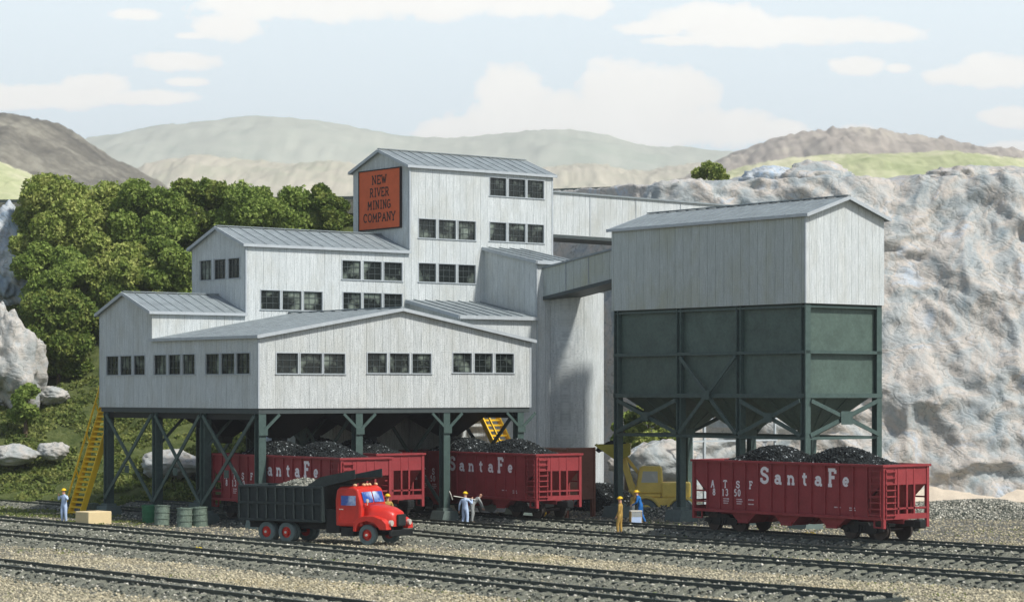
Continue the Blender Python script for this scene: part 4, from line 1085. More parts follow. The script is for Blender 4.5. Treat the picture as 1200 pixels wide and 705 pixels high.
# light steel frame seen between the loadout legs
e = empty('trestle', atd(818, 590, 140).to_2d().to_3d() + Vector((0,0,GZ)), TH); tag(e, 'pale steel trestle standing behind the loadout legs', 'trestle')
for x in (-.5, .5):
    mb = MB(); mb.beam((x,0,-.1),(x,0,5.4),.14,.14,(0,1,0)); mb.build('post', 'pale_steel', e)
for z in (1.4, 2.6, 3.9, 5.2):
    mb = MB(); mb.beam((-.45 if z < 4 else -.45,0.0,z),(6.5 if z > 2 else .45,0,z),.1,.1); mb.build('rail_bar', 'pale_steel', e)
for x in (3.4, 6.4):
    mb = MB(); mb.beam((x,.1,-.1),(x,.1,5.3),.12,.12,(0,1,0)); mb.build('post', 'pale_steel', e)

# ================= PEOPLE =================
def person(label, u, v, face, J, mats, hat=True, gz=GZ, dpt=None):
    """J: joint -> (x, y, z) with x right of the figure, y forward; mats: torso, leg, hand/skin"""
    names = ['pel','chest','neck','head','ls','le','lh','rs','re','rh','lk','la','lt','rk','ra','rt','lhip','rhip']
    D = dict(pel=(0,0,.95), chest=(0,0,1.28), neck=(0,0,1.47), head=(0,.02,1.60), ls=(-.19,0,1.40), rs=(.19,0,1.40), le=(-.27,0,1.12), re=(.27,0,1.12),
             lh=(-.29,.05,.86), rh=(.29,.05,.86), lhip=(-.10,0,.90), rhip=(.10,0,.90), lk=(-.12,.02,.50), rk=(.12,.02,.50), la=(-.13,-.02,.09), ra=(.13,-.02,.09), lt=(-.14,.15,.05), rt=(.14,.15,.05))
    D.update(J)
    R_ = dict(pel=.155, chest=.165, neck=.062, head=.085, ls=.075, rs=.075, le=.055, re=.055, lh=.034, rh=.034, lhip=.115, rhip=.115, lk=.082, rk=.082, la=.062, ra=.062, lt=.05, rt=.05)
    E = [('pel','chest'),('chest','neck'),('neck','head'),('chest','ls'),('ls','le'),('le','lh'),('chest','rs'),('rs','re'),('re','rh'),('pel','lhip'),('lhip','lk'),('lk','la'),('la','lt'),('pel','rhip'),('rhip','rk'),('rk','ra'),('ra','rt')]
    vs = [D[n] for n in names]; rr = [R_[n] for n in names]; ed = [(names.index(a), names.index(b)) for a, b in E]
    top = Vector(D['head']) + Vector((0,.0,.12)); vs.append(tuple(top)); rr.append(.078); ed.append((3, len(vs)-1))
    for h, el in (('lh','le'), ('rh','re')):
        p = Vector(D[h]); d = (p-Vector(D[el])).normalized(); sd = d.cross(Vector((0,1,.2))).normalized(); cu = d.cross(sd).normalized()
        palm = p + d*.07; vs.append(tuple(palm)); rr.append(.030); pi = len(vs)-1; ed.append((names.index(h), pi))
        for k in range(4):
            q = palm + sd*(.024*(k-1.5)) + d*(.055-.006*abs(k-1.3)); vs.append(tuple(q)); rr.append(.0095); ed.append((pi, len(vs)-1))
            q2 = q + d*.03 + cu*.012; vs.append(tuple(q2)); rr.append(.008); ed.append((len(vs)-2, len(vs)-1))
        q = p + d*.045 + sd*.045; vs.append(tuple(q)); rr.append(.010); ed.append((pi, len(vs)-1)); q2 = q + d*.03; vs.append(tuple(q2)); rr.append(.009); ed.append((len(vs)-2, len(vs)-1))
    me = bpy.data.meshes.new('person'); me.from_pydata(vs, ed, []); o = bpy.data.objects.new('tmp', me); col.objects.link(o)
    sk = o.modifiers.new('skin', 'SKIN'); sk.use_smooth_shade = True
    lay = me.skin_vertices[0] if len(me.skin_vertices) else None
    if lay is None:
        bpy.context.view_layer.objects.active = o
        import bmesh
        bm = bmesh.new(); bm.from_mesh(me); bm.verts.layers.skin.verify(); bm.to_mesh(me); bm.free(); lay = me.skin_vertices[0]
    for i, s in enumerate(lay.data): s.radius = (rr[i], rr[i]*(.72 if names[i:i+1] and names[i] in ('pel','chest') else 1)); s.use_root = (i == 0)
    ss = o.modifiers.new('sub', 'SUBSURF'); ss.levels = 2; ss.render_levels = 2
    dg = bpy.context.evaluated_depsgraph_get(); dg.update(); ob = o.evaluated_get(dg); nm = bpy.data.meshes.new_from_object(ob)
    bpy.data.objects.remove(o)
    body = bpy.data.objects.new('person', nm); col.objects.link(body)
    nm.materials.clear()
    for m in mats: nm.materials.append(M[m])
    nm.materials.append(M['skin']); nm.materials.append(M['boot'])
    head = Vector(D['head']); nk = Vector(D['neck'])
    for pl_ in nm.polygons:
        c = pl_.center; mi = 0
        dh = min((c-Vector(D['lh'])).length, (c-Vector(D['rh'])).length)
        dl = min((c-Vector(D['lh'])-(Vector(D['lh'])-Vector(D['le'])).normalized()*.1).length, (c-Vector(D['rh'])-(Vector(D['rh'])-Vector(D['re'])).normalized()*.1).length)
        up = (head-nk).normalized()
        if (c-nk).dot(up) > .02 and (c-head).length < .26 and abs(c.x-head.x) < .15: mi = 2
        elif dl < .085: mi = 2
        elif c.z < .13: mi = 3
        elif c.z < D['pel'][2]-.02 and min((c-Vector(D[k])).length for k in ('lhip','lk','la','rhip','rk','ra')) < .38 and dl > .14: mi = 1
        pl_.material_index = mi; pl_.use_smooth = True
    # face
    fm = MB(); hc = head+Vector((0,.0,.05))
    fm.ball((hc.x, hc.y+.088, hc.z-.012), .018, 6, 5, (.8,1.2,1.3))
    for s in (-1,1): fm.ball((hc.x+s*.088, hc.y, hc.z-.01), .02, 6, 5, (.5,.9,1.3))
    fm.build('face', 'skin', body, smooth=True)
    ey = MB()
    for s in (-1,1): ey.ball((hc.x+s*.032, hc.y+.078, hc.z+.012), .011, 6, 5)
    ey.box(hc.x-.025, hc.x+.025, hc.y+.078, hc.y+.088, hc.z-.056, hc.z-.046)
    ey.build('eyes_and_mouth', 'ink', body)
    if hat:
        hm = MB(); hm.ball((hc.x, hc.y-.005, hc.z+.045), .122, 16, 10, (1,1.12,.95), zmin=0); hm.cyl((hc.x,hc.y+.02,hc.z+.04),(hc.x,hc.y+.02,hc.z+.055), .142, n=18); hm.build('hard_hat', 'helmet', body, smooth=True)
    p = at(u, v, gz) if dpt is None else Vector((*atd(u, v, dpt).to_2d(), gz))
    body.location = (p.x, p.y, gz); body.rotation_euler = (0,0,face)
    tag(body, label, 'person')
    return body
# face angle 0 looks away from camera (+y); pi looks at camera
shv = person('person in pale blue overalls and yellow hard hat carrying a shovel on his shoulder', 545, 617.5, rad(-28),
    dict(rh=(.24,.30,1.40), re=(.32,.12,1.18), lh=(-.36,.02,.86), le=(-.30,-.04,1.12), lk=(-.12,.06,.5), la=(-.15,-.04,.09), lt=(-.17,.12,.05)), ['lblue','lblue'])
mb = MB(); mb.cyl((.38,.42,1.38),(-.42,-.42,1.58),.022,n=8); sh = mb.build('shovel', 'pale', None)
mb = MB(); mb.prism([(-.13,-.15),(-.15,.08),(-.06,.18),(.06,.18),(.15,.08),(.13,-.15)], 'z', -.015, .015); bl = mb.build('blade', 'pale', sh, bevel=.008)
bl.location = (-.52,-.52,1.61); bl.rotation_euler = (rad(70), rad(-15), rad(130))
bl.scale = (1.3,1.3,1.3)
sh.location = shv.location; sh.rotation_euler = shv.rotation_euler; tag(sh, 'long-handled pale shovel carried over the shoulder of the person in pale blue', 'shovel')
person('bareheaded person in grey bent forward, half hidden behind the shovel carrier', 553, 613, rad(-75),
    dict(chest=(0,.26,1.22), neck=(0,.40,1.34), head=(0,.48,1.42), ls=(-.19,.30,1.30), rs=(.19,.30,1.30), le=(-.2,.46,1.06), re=(.2,.46,1.06), lh=(-.16,.58,.80), rh=(.16,.58,.80), lk=(-.12,.12,.5), rk=(.12,.0,.5)), ['greycloth','greycloth'], hat=False)
# wheelbarrow pushed by the grey figure
pw = at(566, 609, GZ); e = empty('wheelbarrow', (pw.x+.2, pw.y, GZ), rad(-160+170)); tag(e, 'grey wheelbarrow in front of the stooping grey figure', 'wheelbarrow')
mb = MB(); vs = [(-.4,-.25,.5),(.35,-.25,.45),(.35,.25,.45),(-.4,.25,.5),(-.55,-.38,.85),(.65,-.38,.85),(.65,.38,.85),(-.55,.38,.85)]
mb.add(vs, [(0,1,2,3),(0,1,5,4),(1,2,6,5),(2,3,7,6),(3,0,4,7)]); mb.build('tray', 'greycloth', e, fix=False)
mb = MB()
for y in (-.2,.2): mb.beam((-1.0,y*1.3,.85),(.75,y*.4,.25),.05,.05); mb.beam((-.35,y,.6),(-.4,y,0),.04,.04)
mb.build('handle_frame', 'trim_dark', e)
mb = MB(); mb.cyl((.78,-.05,.2),(.78,.05,.2),.2,n=16); mb.build('wheel', 'black', e)
person('person in tan overalls and yellow hard hat standing between the tracks', 727, 625.5, rad(75),
    dict(la=(-.10,.10,.09), lt=(-.11,.27,.05), lk=(-.10,.12,.5), le=(-.24,.02,1.12), lh=(-.2,.14,.88), rh=(.2,.12,.88)), ['tan','tan'])
person('person in bright blue overalls and yellow hard hat at the small work stand', 751, 613.5, rad(78),
    dict(chest=(0,.10,1.26), neck=(0,.18,1.44), head=(0,.24,1.54), ls=(-.19,.12,1.37), rs=(.19,.12,1.37), le=(-.24,.20,1.10), re=(.24,.20,1.10), lh=(-.16,.42,.98), rh=(.16,.42,.98), lk=(-.12,.10,.5), la=(-.14,.0,.09), rk=(.12,-.02,.5), ra=(.14,-.22,.09), rt=(.15,-.06,.05)), ['blue','blue'])
person('person in tan jacket leaning in from behind the work stand', 741, 611.5, rad(-80),
    dict(chest=(0,.14,1.22), neck=(0,.24,1.38), head=(0,.30,1.47), ls=(-.19,.16,1.32), rs=(.19,.16,1.32), le=(-.24,.28,1.10), re=(.24,.28,1.10), lh=(-.16,.48,1.02), rh=(.16,.48,1.02)), ['tan','greycloth'])
pw = at(745, 615.5, GZ); e = empty('work_stand', pw, rad(10)); tag(e, 'small work stand with pale blue and grey panels between the two workers', 'work stand')
mb = MB(); mb.box(-.3,.3,-.2,.2,.72,.78); mb.build('table_top', 'pale', e)
mb = MB(); mb.box(-.26,.26,-.19,-.17,.05,.45); mb.build('front_panel', 'lblue', e)
mb = MB(); mb.box(-.26,.26,-.19,-.17,.46,.70); mb.build('upper_panel', 'greycloth', e)
for x in (-.27,.27):
    for y in (-.16,.18): mb = MB(); mb.box(x-.025,x+.025,y-.02,y+.02,0,.72); mb.build('leg', 'tan', e)
person('person in pale blue overalls and yellow hat at the left yellow staircase foot', 75, 612.5, rad(150),
    dict(le=(-.34,.10,1.22), lh=(-.16,.18,1.48), re=(.34,.06,1.2), rh=(.2,.2,1.42)), ['lblue','lblue'])
person('person in tan with yellow hard hat, seen only above the truck hood', 454, 622, rad(200), dict(), ['tan','greycloth'], gz=-.10, dpt=111)

# ================= TERRAIN =================
def sstep(a, b, x): t = np.clip((x-a)/(b-a), 0, 1); return t*t*(3-2*t)
def foot(x):
    x = np.asarray(x, float)
    return 142 + 21*sstep(-12, -6, x) - 15*sstep(1, 10.5, x)
def terr(x, y):
    x, y = np.asarray(x, float), np.asarray(y, float)
    L_ = 1-sstep(-12, -6, x)
    yf = foot(x); t = y-yf
    zl = np.where(t < 18, 7.6*(np.clip(t,0,18)/18)**1.15, 7.6 + 13.2*np.clip((t-18)/20, 0, 1)**.9)
    zr = 20.6*np.clip((t-6)/10, 0, 1)
    z = L_*zl + (1-L_)*zr
    z = np.minimum(z, 20.6)
    far = sstep(0, 6, t)
    return GZ + z + far*.35*fbm(x*.35, y*.35, 3.1, 4) + (1-far)*(.035*fbm(x*.5, y*.5, 0, 3)) + .9*far*noise(x*.12, y*.12, 8)*(z < 20)
xs = np.concatenate([-45-np.cumsum(np.geomspace(.8, 420, 26))[::-1], np.arange(-45, 45, .4), 45+np.cumsum(np.geomspace(.8, 420, 26))])
ys = np.concatenate([58-np.cumsum(np.geomspace(.8, 30, 10))[::-1], np.arange(58, 190, .4), 190+np.cumsum(np.geomspace(.8, 500, 28))])
X, Y = np.meshgrid(xs, ys, indexing='ij'); Z = terr(X, Y)
g_ = npmesh('ground', np.stack([X,Y,Z],-1).reshape(-1,3), gridfaces(len(xs), len(ys)), 'ground', smooth=True)
tag(g_, kind='structure')
mo = ((1-sstep(-11,-6,X))*sstep(137.5, 141, Y+1.2*noise(X*.3,Y*.3)))
mo = np.clip(mo + (1-sstep(-24,-17,X))*sstep(124,128,Y)*.75*(noise(X*.5,Y*.5)>-.3), 0, 1)
at_ = g_.data.attributes.new('moss', 'FLOAT', 'POINT'); at_.data.foreach_set('value', mo.ravel().astype(np.float32))

# cliff
def cliff(name, xa, xb, step, foot_f, depth, z0, z1, mt, seed=0, amp=1.0, top=6.0):
    nx = int((xb-xa)/step); nt = int((z1-z0+top)/step)
    x = np.linspace(xa, xb, nx); t = np.linspace(0, 1+top/(z1-z0), nt); Xc, T = np.meshgrid(x, t, indexing='ij')
    tc = np.clip(T, 0, 1); ov = np.clip(T-1, 0, 9)*(z1-z0)
    y = foot_f(Xc) + depth*tc**1.3 + ov*1.5; z = z0 + (z1-z0)*tc + .12*ov
    wx = Xc + 3.0*noise(Xc*.16, z*.16, seed+4) ; wz_ = z + 3.0*noise(Xc*.16, z*.16, seed+9)
    big = fbm(Xc*.13, z*.17, seed, 3)
    rid = 1-np.abs(fbm(wx*.27, wz_*.33, seed+2, 4, .5))*1.6
    fold = np.sin((wx*.9+wz_*1.5)*1.05 + 4.5*fbm(Xc*.2, z*.2, seed+6, 3))
    fine = fbm(wx*1.1, wz_*1.3, seed+5, 4, .55)
    veil = sstep(-.1, .5, noise(Xc*.22, z*.22, seed+12))
    fine2 = 1-2*np.abs(noise(wx*2.1, wz_*2.4, seed+15))
    d = amp*(1.15*big + .48*rid + .13*fold*veil + .12*fine + .03*fine2)
    z = z - (1-sstep(xa, xa+2.6, Xc))*5.0*tc; y = y + (1-sstep(xa, xa+1.6, Xc))*2.0
    edge = 1 - sstep(.97, 1.1, T)*.6
    y = y - d*edge; z = z + .22*d*(T > .6)*1.0 + .10*fine
    v = np.stack([Xc, y, z], -1).reshape(-1,3)
    return npmesh(name, v, gridfaces(nx, nt), mt, smooth=True)
cl = cliff('cliff', -11.2, 75, .17, lambda x: foot(x)+1.4, 9.0, -1.6, 20.6, 'rock', 0)
tag(cl, kind='structure')
def boulder(u, v, d, rx, rz, label, mt='rock', ry=None, seed=1, cat='rock', grp=None, z=None, amp=.20, n=70):
    p = atd(u, v, d); ry = ry or rx*.8
    th = np.linspace(0, 2*np.pi, n+1)[:-1]; ph = np.linspace(.001, np.pi-.001, n//2); TH_, PH = np.meshgrid(th, ph, indexing='ij')
    a, b, c = np.sin(PH)*np.cos(TH_), np.sin(PH)*np.sin(TH_), np.cos(PH)
    r = 1 + amp*fbm(a*1.2+seed, b*1.2, c*1.2, 4, .55) + .07*(1-2*np.abs(noise(a*3.1, b*3.1+seed, c*3.1))) + .05*fbm(a*7, b*7, c*7+seed, 3)
    vv = np.stack([a*r*rx, b*r*ry, c*r*rz], -1).reshape(-1,3); m = n//2
    f = gridfaces(n, m); i = n-1; j = np.arange(m-1); f2 = np.stack([i*m+j, j, j+1, i*m+j+1], 1)
    o = npmesh('boulder', vv, np.vstack([f, f2]), mt, smooth=True); o.location = p; tag(o, label, cat, grp)
    return o
boulder(898, 222, 163, 2.5, 1.35, 'smooth blue-grey boulder on the cliff edge above the left end of the loadout roof', 'rock_blue', 2.5, 3)
boulder(956, 217, 162, 3.3, 1.35, 'largest pale boulder on the cliff edge above the loadout roof ridge', 'rock', 3, 9)
boulder(1122, 211, 162, 2.2, 1.0, 'low rounded boulder on the cliff crest right of the loadout roof', 'rock', 2, 14)
boulder(1178, 217, 163, 3.4, 1.2, 'broad grey boulder on the cliff crest at the right photo edge', 'rock', 3, 21)
boulder(816, 232, 166, 2.0, 1.1, 'pinkish low boulder on the cliff top left of the blue-grey one', 'rock_white', 2, 25)
boulder(0, 425, 157, 2.4, 3.9, 'large pale rock outcrop at the left photo edge below the blue rock', 'rock_white', 2.6, 31, amp=.4, n=110)
boulder(4, 307, 168, 2.2, 3.1, 'tall blue-grey rock outcrop at the left photo edge beside the trees', 'rock_blue', 2.2, 37, amp=.3, n=100)
boulder(60, 463, 157, 1.0, .55, 'small white rock on the green slope beneath the round dark tree', 'rock_white', .9, 41)
boulder(14, 534, 147.5, 1.4, .6, 'grey flat rock low on the green slope at the left photo edge', 'rock_white', 1.0, 45)
boulder(62, 528, 148, .85, .5, 'small grey rock on the slope left of the yellow staircase', 'rock_white', .6, 49)
boulder(205, 545, 146.5, 2.0, .8, 'wide pale blue-grey rock seen between the left shed legs', 'rock_white', 1.4, 53)
boulder(345, 512, 152, 2.2, 2.2, 'upright blue-grey rock seen under the shed deck', 'rock_blue', 1.4, 57)
boulder(772, 545, 142, 2.6, 1.3, 'low grey rock mound behind the wheel loader', 'rock', 1.6, 61)
# crest track
mb = MB()
for s in (-.75, .75): mb.beam((-80, 180+s, 20.42), (-12, 178+s, 20.9), .12, .22); mb.beam((-12, 178+s, 20.9), (17, 175.5+s, 21.75), .12, .22)
mb2 = MB(); mb2.beam((-80, 180, 19.75), (-12, 178, 20.23), 3, 1.0); mb2.beam((-12.01, 178, 20.2), (17, 175.5, 21.08), 3, 1.05)
e = empty('upper_track', (0,0,0)); tag(e, 'thin dark railway track along the cliff top against the hills', 'railway track')
mb.build('rail', 'rail', e); mb2.build('track_bed', 'bedmat', e)

# ================= FOLIAGE =================
def tree(u, vt, vb, w, d, mt, label, lobes=16, per=800, leaf=.135, group='trees on the bank behind the mine building', name='leafy_tree', rlab=0, flat=1.0):
    rg = np.random.default_rng(int(u*13+vt*7+d))
    top = atd(u, vt, d); bot = atd(u, vb, d)
    gz = float(terr(top.x, d)); top.z += .06*(top.z-bot.z); hz = (top.z-bot.z)/2; hx = w*d/FP/2; cz = (top.z+bot.z)/2
    e = empty(name, (top.x, d, min(gz, bot.z)-.2)); tag(e, label, 'tree' if name != 'bush' else 'bush', group)
    base = Vector(e.location); cc = Vector((0, 0, cz-base.z))
    cen = []
    while len(cen) < lobes:
        q = rg.uniform(-1, 1, 3)
        if np.linalg.norm(q) < 1 and q[1] < .65: cen.append(q*np.array([hx*.82, hx*.75, hz*.84]))
    P_, S_ = [], []
    for q in cen:
        r = hx*rg.uniform(.28, .46); n = int(per*rg.uniform(.7, 1.3))
        dd = rg.normal(size=(n,3)); dd /= np.linalg.norm(dd, axis=1)[:,None]; dd[:,2] = np.where(rg.random(n) < .72, np.abs(dd[:,2]), -np.abs(dd[:,2])*.8)
        rr = r*(rg.random(n)**.28)[:,None]*(1+.25*noise(dd[:,0]*3+q[0], dd[:,1]*3+q[1], dd[:,2]*3))[:,None]
        P_.append(q + dd*rr*np.array([1,1,.95*flat]))
    P_ = np.vstack(P_) + np.array(cc)
    v, f = leaves(P_, leaf, rg); npmesh('crown', v, f, mt, e)
    mb = MB(); th = max(.12, cc.z*.03)
    mb.cyl((0,0,-.6), (0,0,max(.8, cc.z-hz*.5)), th*1.5, th*.9, n=9); tp = Vector((0,0,max(.8, cc.z-hz*.5)))
    for q in cen[:7]:
        e2 = Vector(q)*.8+cc; m_ = tp.lerp(e2, .5)+Vector((0,0,.2)); mb.cyl(tp, m_, th*.7, th*.45, n=6); mb.cyl(m_, e2, th*.45, th*.15, n=6)
    mb.build('trunk', 'bark', e)
    return e
TT = [
 (58, 214, 330, 100, 166, 'leaf_light', 'tallest yellow-green tree at the far left of the wooded bank', 20),
 (118, 208, 330, 110, 170, 'leaf_light', 'broad light yellow-green tree second from the left on the bank', 22),
 (178, 216, 320, 90, 168, 'leaf_mid', 'mid-green tree left of the flat-topped dark tree', 18),
 (238, 212, 300, 96, 171, 'leaf_dark', 'dark tree with a flat top above the middle block roof', 18),
 (284, 224, 300, 88, 169, 'leaf_mid', 'low mid-green tree between the flat-topped and the peaked trees', 14),
 (330, 204, 300, 100, 171, 'leaf_mid', 'peaked green tree above the middle of the long grey roof', 18),
 (382, 217, 300, 60, 170, 'leaf_dark', 'narrow dark green tree closest to the sign tower', 12),
 (60, 290, 375, 84, 163, 'leaf_mid', 'mid-green tree directly above the round dark bush', 16),
 (135, 275, 370, 100, 165, 'leaf_light', 'yellowish tree in the middle of the bank above the low wing', 20),
 (196, 285, 370, 80, 164, 'leaf_mid', 'green tree touching the left end of the middle block', 16),
 (150, 330, 425, 90, 164, 'leaf_dark', 'dark tree behind the left gable of the low wing', 16),
]
for a in TT: tree(a[0], a[1], a[2], a[3], a[4], a[5], a[6], int(a[7]*1.35), 1500)
tree(68, 344, 452, 98, 160, 'leaf_dark', 'big round dark green bush left of the low wing gable', 30, 1600, name='bush', group=None)
tree(832, 196, 218, 44, 178, 'leaf_light', 'lone green bush on the cliff top against the hills', 9, 500, .13, name='bush', group=None)
tree(762, 474, 552, 84, 149.5, 'leaf_light', 'yellow-green bush seen through the loadout legs', 22, 900, .12, name='bush', group=None)
tree(735, 470, 530, 40, 151, 'leaf_mid', 'darker bush beside the left loadout leg', 8, 700, .15, name='bush', group=None)
tree(362, 478, 540, 50, 153, 'leaf_light', 'yellow-green bush glimpsed under the shed deck', 10, 600, .15, name='bush', group=None)
tree(262, 483, 540, 44, 154, 'leaf_mid', 'green bush glimpsed between the shed legs', 9, 600, .15, name='bush', group=None)
tree(30, 450, 500, 46, 152, 'leaf_mid', 'low green bush in front of the pale outcrop', 9, 500, .15, name='bush', group=None)
# low weeds between the tracks
rg = np.random.default_rng(11); n = 26000
px = rg.uniform(-24, 26, n); py = rg.uniform(74, 126, n); keep = (fbm(px*.22, py*.22, 9, 3) > .30) & (noise(px*1.4, py*1.4, 4) > -.1); px, py = px[keep], py[keep]
v, f = leaves(np.stack([px,py,GZ+.02+rg.random(len(px))*.07],1), .045, rg); o = npmesh('weeds', v, f, 'moss'); tag(o, kind='stuff')
# pale sandy strip at the foot of the cliff
nx, ny = 160, 14; X, T = np.meshgrid(np.linspace(16, 60, nx), np.linspace(0, 1, ny), indexing='ij')
Yb = foot(X)-1.6+T*4.2+.5*noise(X*.4, T*2); Zb = GZ-.25+T*1.5+.25*fbm(X*.5, T*3, 2, 3)
o = npmesh('sand_bank', np.stack([X,Yb,Zb],-1).reshape(-1,3), gridfaces(nx,ny), 'sandpale', smooth=True); tag(o, kind='structure')
# ground cover on the slope
rg = np.random.default_rng(5); n = 150000
px = rg.uniform(-42, -8, n); py = rg.uniform(139, 172, n); dens = fbm(px*.55, py*.55, 2, 3)
keep = (dens > -.35) & (py > 141.2+1.0*noise(px*.4, 3)); px, py = px[keep], py[keep]; hh = np.clip(.12+.30*noise(px*1.1, py*1.1, 5), 0, .5)
pz = terr(px, py) + rg.random(len(px))*(hh+.06)
v, f = leaves(np.stack([px,py,pz],1), .12, rg); o = npmesh('ground_cover', v, f, 'moss'); tag(o, kind='stuff')
n = 16000; px = rg.uniform(-34, -19, n); py = rg.uniform(121, 141, n); k_ = noise(px*.5, py*.5, 2) > -.1; px, py = px[k_], py[k_]
b_ = px*0 + (CS*(px-X0) + SN*(py-Y0)); 
pz = terr(px, py)+rg.random(len(px))*.10
v, f = leaves(np.stack([px,py,pz],1), .06, rg); o = npmesh('short_grass', v, f, 'moss'); tag(o, kind='stuff')

# ================= STONES =================
allc = []; 
segs = []
for k, sp in enumerate(tracks_pts):
    q = np.array([[p.x, p.y] for p in sp]); segs.append(q)
    uu = 600+q[:,0]*FP/q[:,1]; ok = (uu > -40) & (uu < 1240); q = q[ok]
    if len(q) < 3: continue
    t = np.gradient(q, axis=0); t /= np.linalg.norm(t, axis=1)[:,None]; nn = np.stack([-t[:,1], t[:,0]], 1)
    n = int(len(q)*.75*150); i = rg.integers(0, len(q)-1, n); off = rg.normal(0, 1.15, n); off = np.clip(off, -2.5, 2.5)
    c = q[i] + t[i]*np.where(np.abs(off)<1.42, rg.uniform(.24,.51,n), rg.uniform(0,.75,n))[:,None] + nn[i]*off[:,None]
    bedz = np.interp(np.abs(off), [0, 1.5, 2.15, 2.6], [-.225, -.225, GZ-.03, GZ+.0])
    tie_ph = 0
    allc.append(np.column_stack([c, bedz + np.where(np.abs(off)<1.45, rg.uniform(.02,.12,n), rg.uniform(0,.05,n))]))
c = np.vstack(allc); sz = rg.uniform(.03, .085, len(c))
v, f = stones(c, sz, rg); o = npmesh('ballast', v, f, 'stones'); tag(o, kind='stuff')
n = 80000; d = 1/np.sqrt(rg.uniform(1/150.**2, 1/72.**2, n)); u = rg.uniform(-20, 1220, n); x = (u-600)*d/FP
c = np.column_stack([x, d, terr(x, d)+.01]); keep = (d < foot(x)+1) ; c = c[keep]
v, f = stones(c, rg.uniform(.025, .08, len(c)), rg); o = npmesh('loose_gravel', v, f, 'dirtstones'); tag(o, kind='stuff')
n = 260; d = rg.uniform(76, 110, n); u = rg.uniform(0, 1200, n); x = (u-600)*d/FP
v, f = stones(np.column_stack([x, d, terr(x, d)+.02]), rg.uniform(.07, .16, n), rg, .45); o = npmesh('dark_pebbles', v, f, 'bedmat'); tag(o, kind='stuff')
# gravel heap by the loader and dark coal heap behind the middle car
def heap(name, u, v, rx, ry, h, mt, seed, label, n=7000, smin=.04, smax=.10):
    p = at(u, v, GZ); nx = 70; X, Y = np.meshgrid(np.linspace(-1.15,1.15,nx), np.linspace(-1.15,1.15,nx), indexing='ij')
    prof = lambda a, b: h*np.clip(1-(a*a+b*b), 0, 1)**.8*(1+.25*noise(a*2.5+seed, b*2.5)) - .08
    o = npmesh(name, np.stack([X*rx, Y*ry, prof(X,Y)],-1).reshape(-1,3), gridfaces(nx,nx), 'bedmat' if mt == 'stones' else mt, smooth=True); o.location = p
    a = rg.uniform(-1.05,1.05,n); b = rg.uniform(-1.05,1.05,n); v, f = stones(np.column_stack([a*rx,b*ry,prof(a,b)+.01]), rg.uniform(smin,smax,n), rg)
    c = npmesh('lumps', v, f, mt, o); tag(o, label, 'heap', None, 'stuff')
heap('gravel_heap', 765, 603, 3.2, 2.0, .8, 'stones', 3, 'heap of mixed gravel in front of the wheel loader')
heap('coal_heap', 712, 597, 2.6, 2.4, 1.5, 'coal', 8, 'dark coal heap behind the end of the middle hopper car')
heap('gravel_heap', 1160, 604, 7.0, 4.0, .8, 'stones', 5, 'gravel bank below the cliff at the right', 22000)

# ================= HILLS =================
def hillmat(name, a, b, c, sc=.01, bm=2.0):
    m, N, L, P = newmat(name); g = N.new('ShaderNodeNewGeometry').outputs['Position']
    n = tnoise(N, L, g, sc, 6, .65, .6); n2 = tnoise(N, L, g, sc*7, 3, .6)
    f = math_(N, L, 'MULTIPLY_ADD', n2, .4, math_(N, L, 'MULTIPLY', n, .6))
    L.new(ramp(N, L, f, [(.38, a), (.5, b), (.62, c)]), P.inputs['Base Color']); P.inputs['Roughness'].default_value = 1; P.inputs['Specular IOR Level'].default_value = .05
    bump(N, L, P, n2, .2, bm); M[name] = m
hillmat('hill_far', (.42,.46,.38), (.48,.50,.42), (.52,.54,.45), .004)
hillmat('hill_tan', (.44,.44,.33), (.50,.47,.37), (.55,.51,.41), .008)
hillmat('hill_brown', (.29,.265,.225), (.39,.35,.30), (.50,.46,.37), .012)
hillmat('hill_dark', (.10,.095,.08), (.17,.16,.13), (.29,.275,.22), .03, 1.5)
hillmat('hill_green', (.34,.38,.20), (.46,.48,.28), (.60,.58,.40), .02, 1.0)
def hill(prof, d, mt, fr, rough=1.0, base=17, bk=None):
    prof = sorted(prof); us = np.linspace(prof[0][0], prof[-1][0], 420); vs = np.interp(us, [p[0] for p in prof], [p[1] for p in prof])
    k = np.ones(9)/9; vs = np.convolve(np.pad(vs, 4, mode='edge'), k, 'valid')
    x = (us-600)*d/FP; zc = H0+(V0-vs)*d/FP
    t = np.concatenate([np.linspace(-1, 0, 46), np.linspace(.06, 1, 14)])
    X, T = np.meshgrid(x, t, indexing='ij'); Zc = np.broadcast_to(zc[:,None], X.shape)
    Y = d + np.where(T < 0, T*fr, T*fr*.8); s = np.where(T < 0, (1+T), 1-T); pr = np.sin(s*math.pi/2)**1.1
    a = d*.0016*rough; q = 40/d
    nz = .6*fbm(X*q*1.4, Y*q*1.4, d, 5, .55)*a*2.5*np.sin(np.clip(s,0,1)*math.pi)**.7 + fbm(X*q*9, Y*q*9, d, 3, .6)*a*.55
    Z = base + np.maximum(Zc-base, 0)*pr + nz
    o = npmesh('hill', np.stack([X,Y,Z],-1).reshape(-1,3), gridfaces(*X.shape), mt, smooth=True); tag(o, kind='structure'); return o
hill([(-400,200),(-150,192),(0,186),(115,171),(150,162),(190,155),(250,147),(300,142.5),(345,143),(400,150),(445,160),(480,166),(520,169),(560,166),(600,161),(640,157),(665,158),(700,165),(740,173),(790,179),(835,183),(900,190),(1300,200),(1600,215)], 3000, 'hill_far', 900, .6)
hill([(60,240),(130,222),(170,206),(200,193),(250,187),(300,193),(345,197),(400,193),(440,200),(520,207),(600,205),(648,199),(690,196),(740,203),(780,200),(820,196),(860,205),(900,215),(1000,232)], 1900, 'hill_tan', 500, .8)
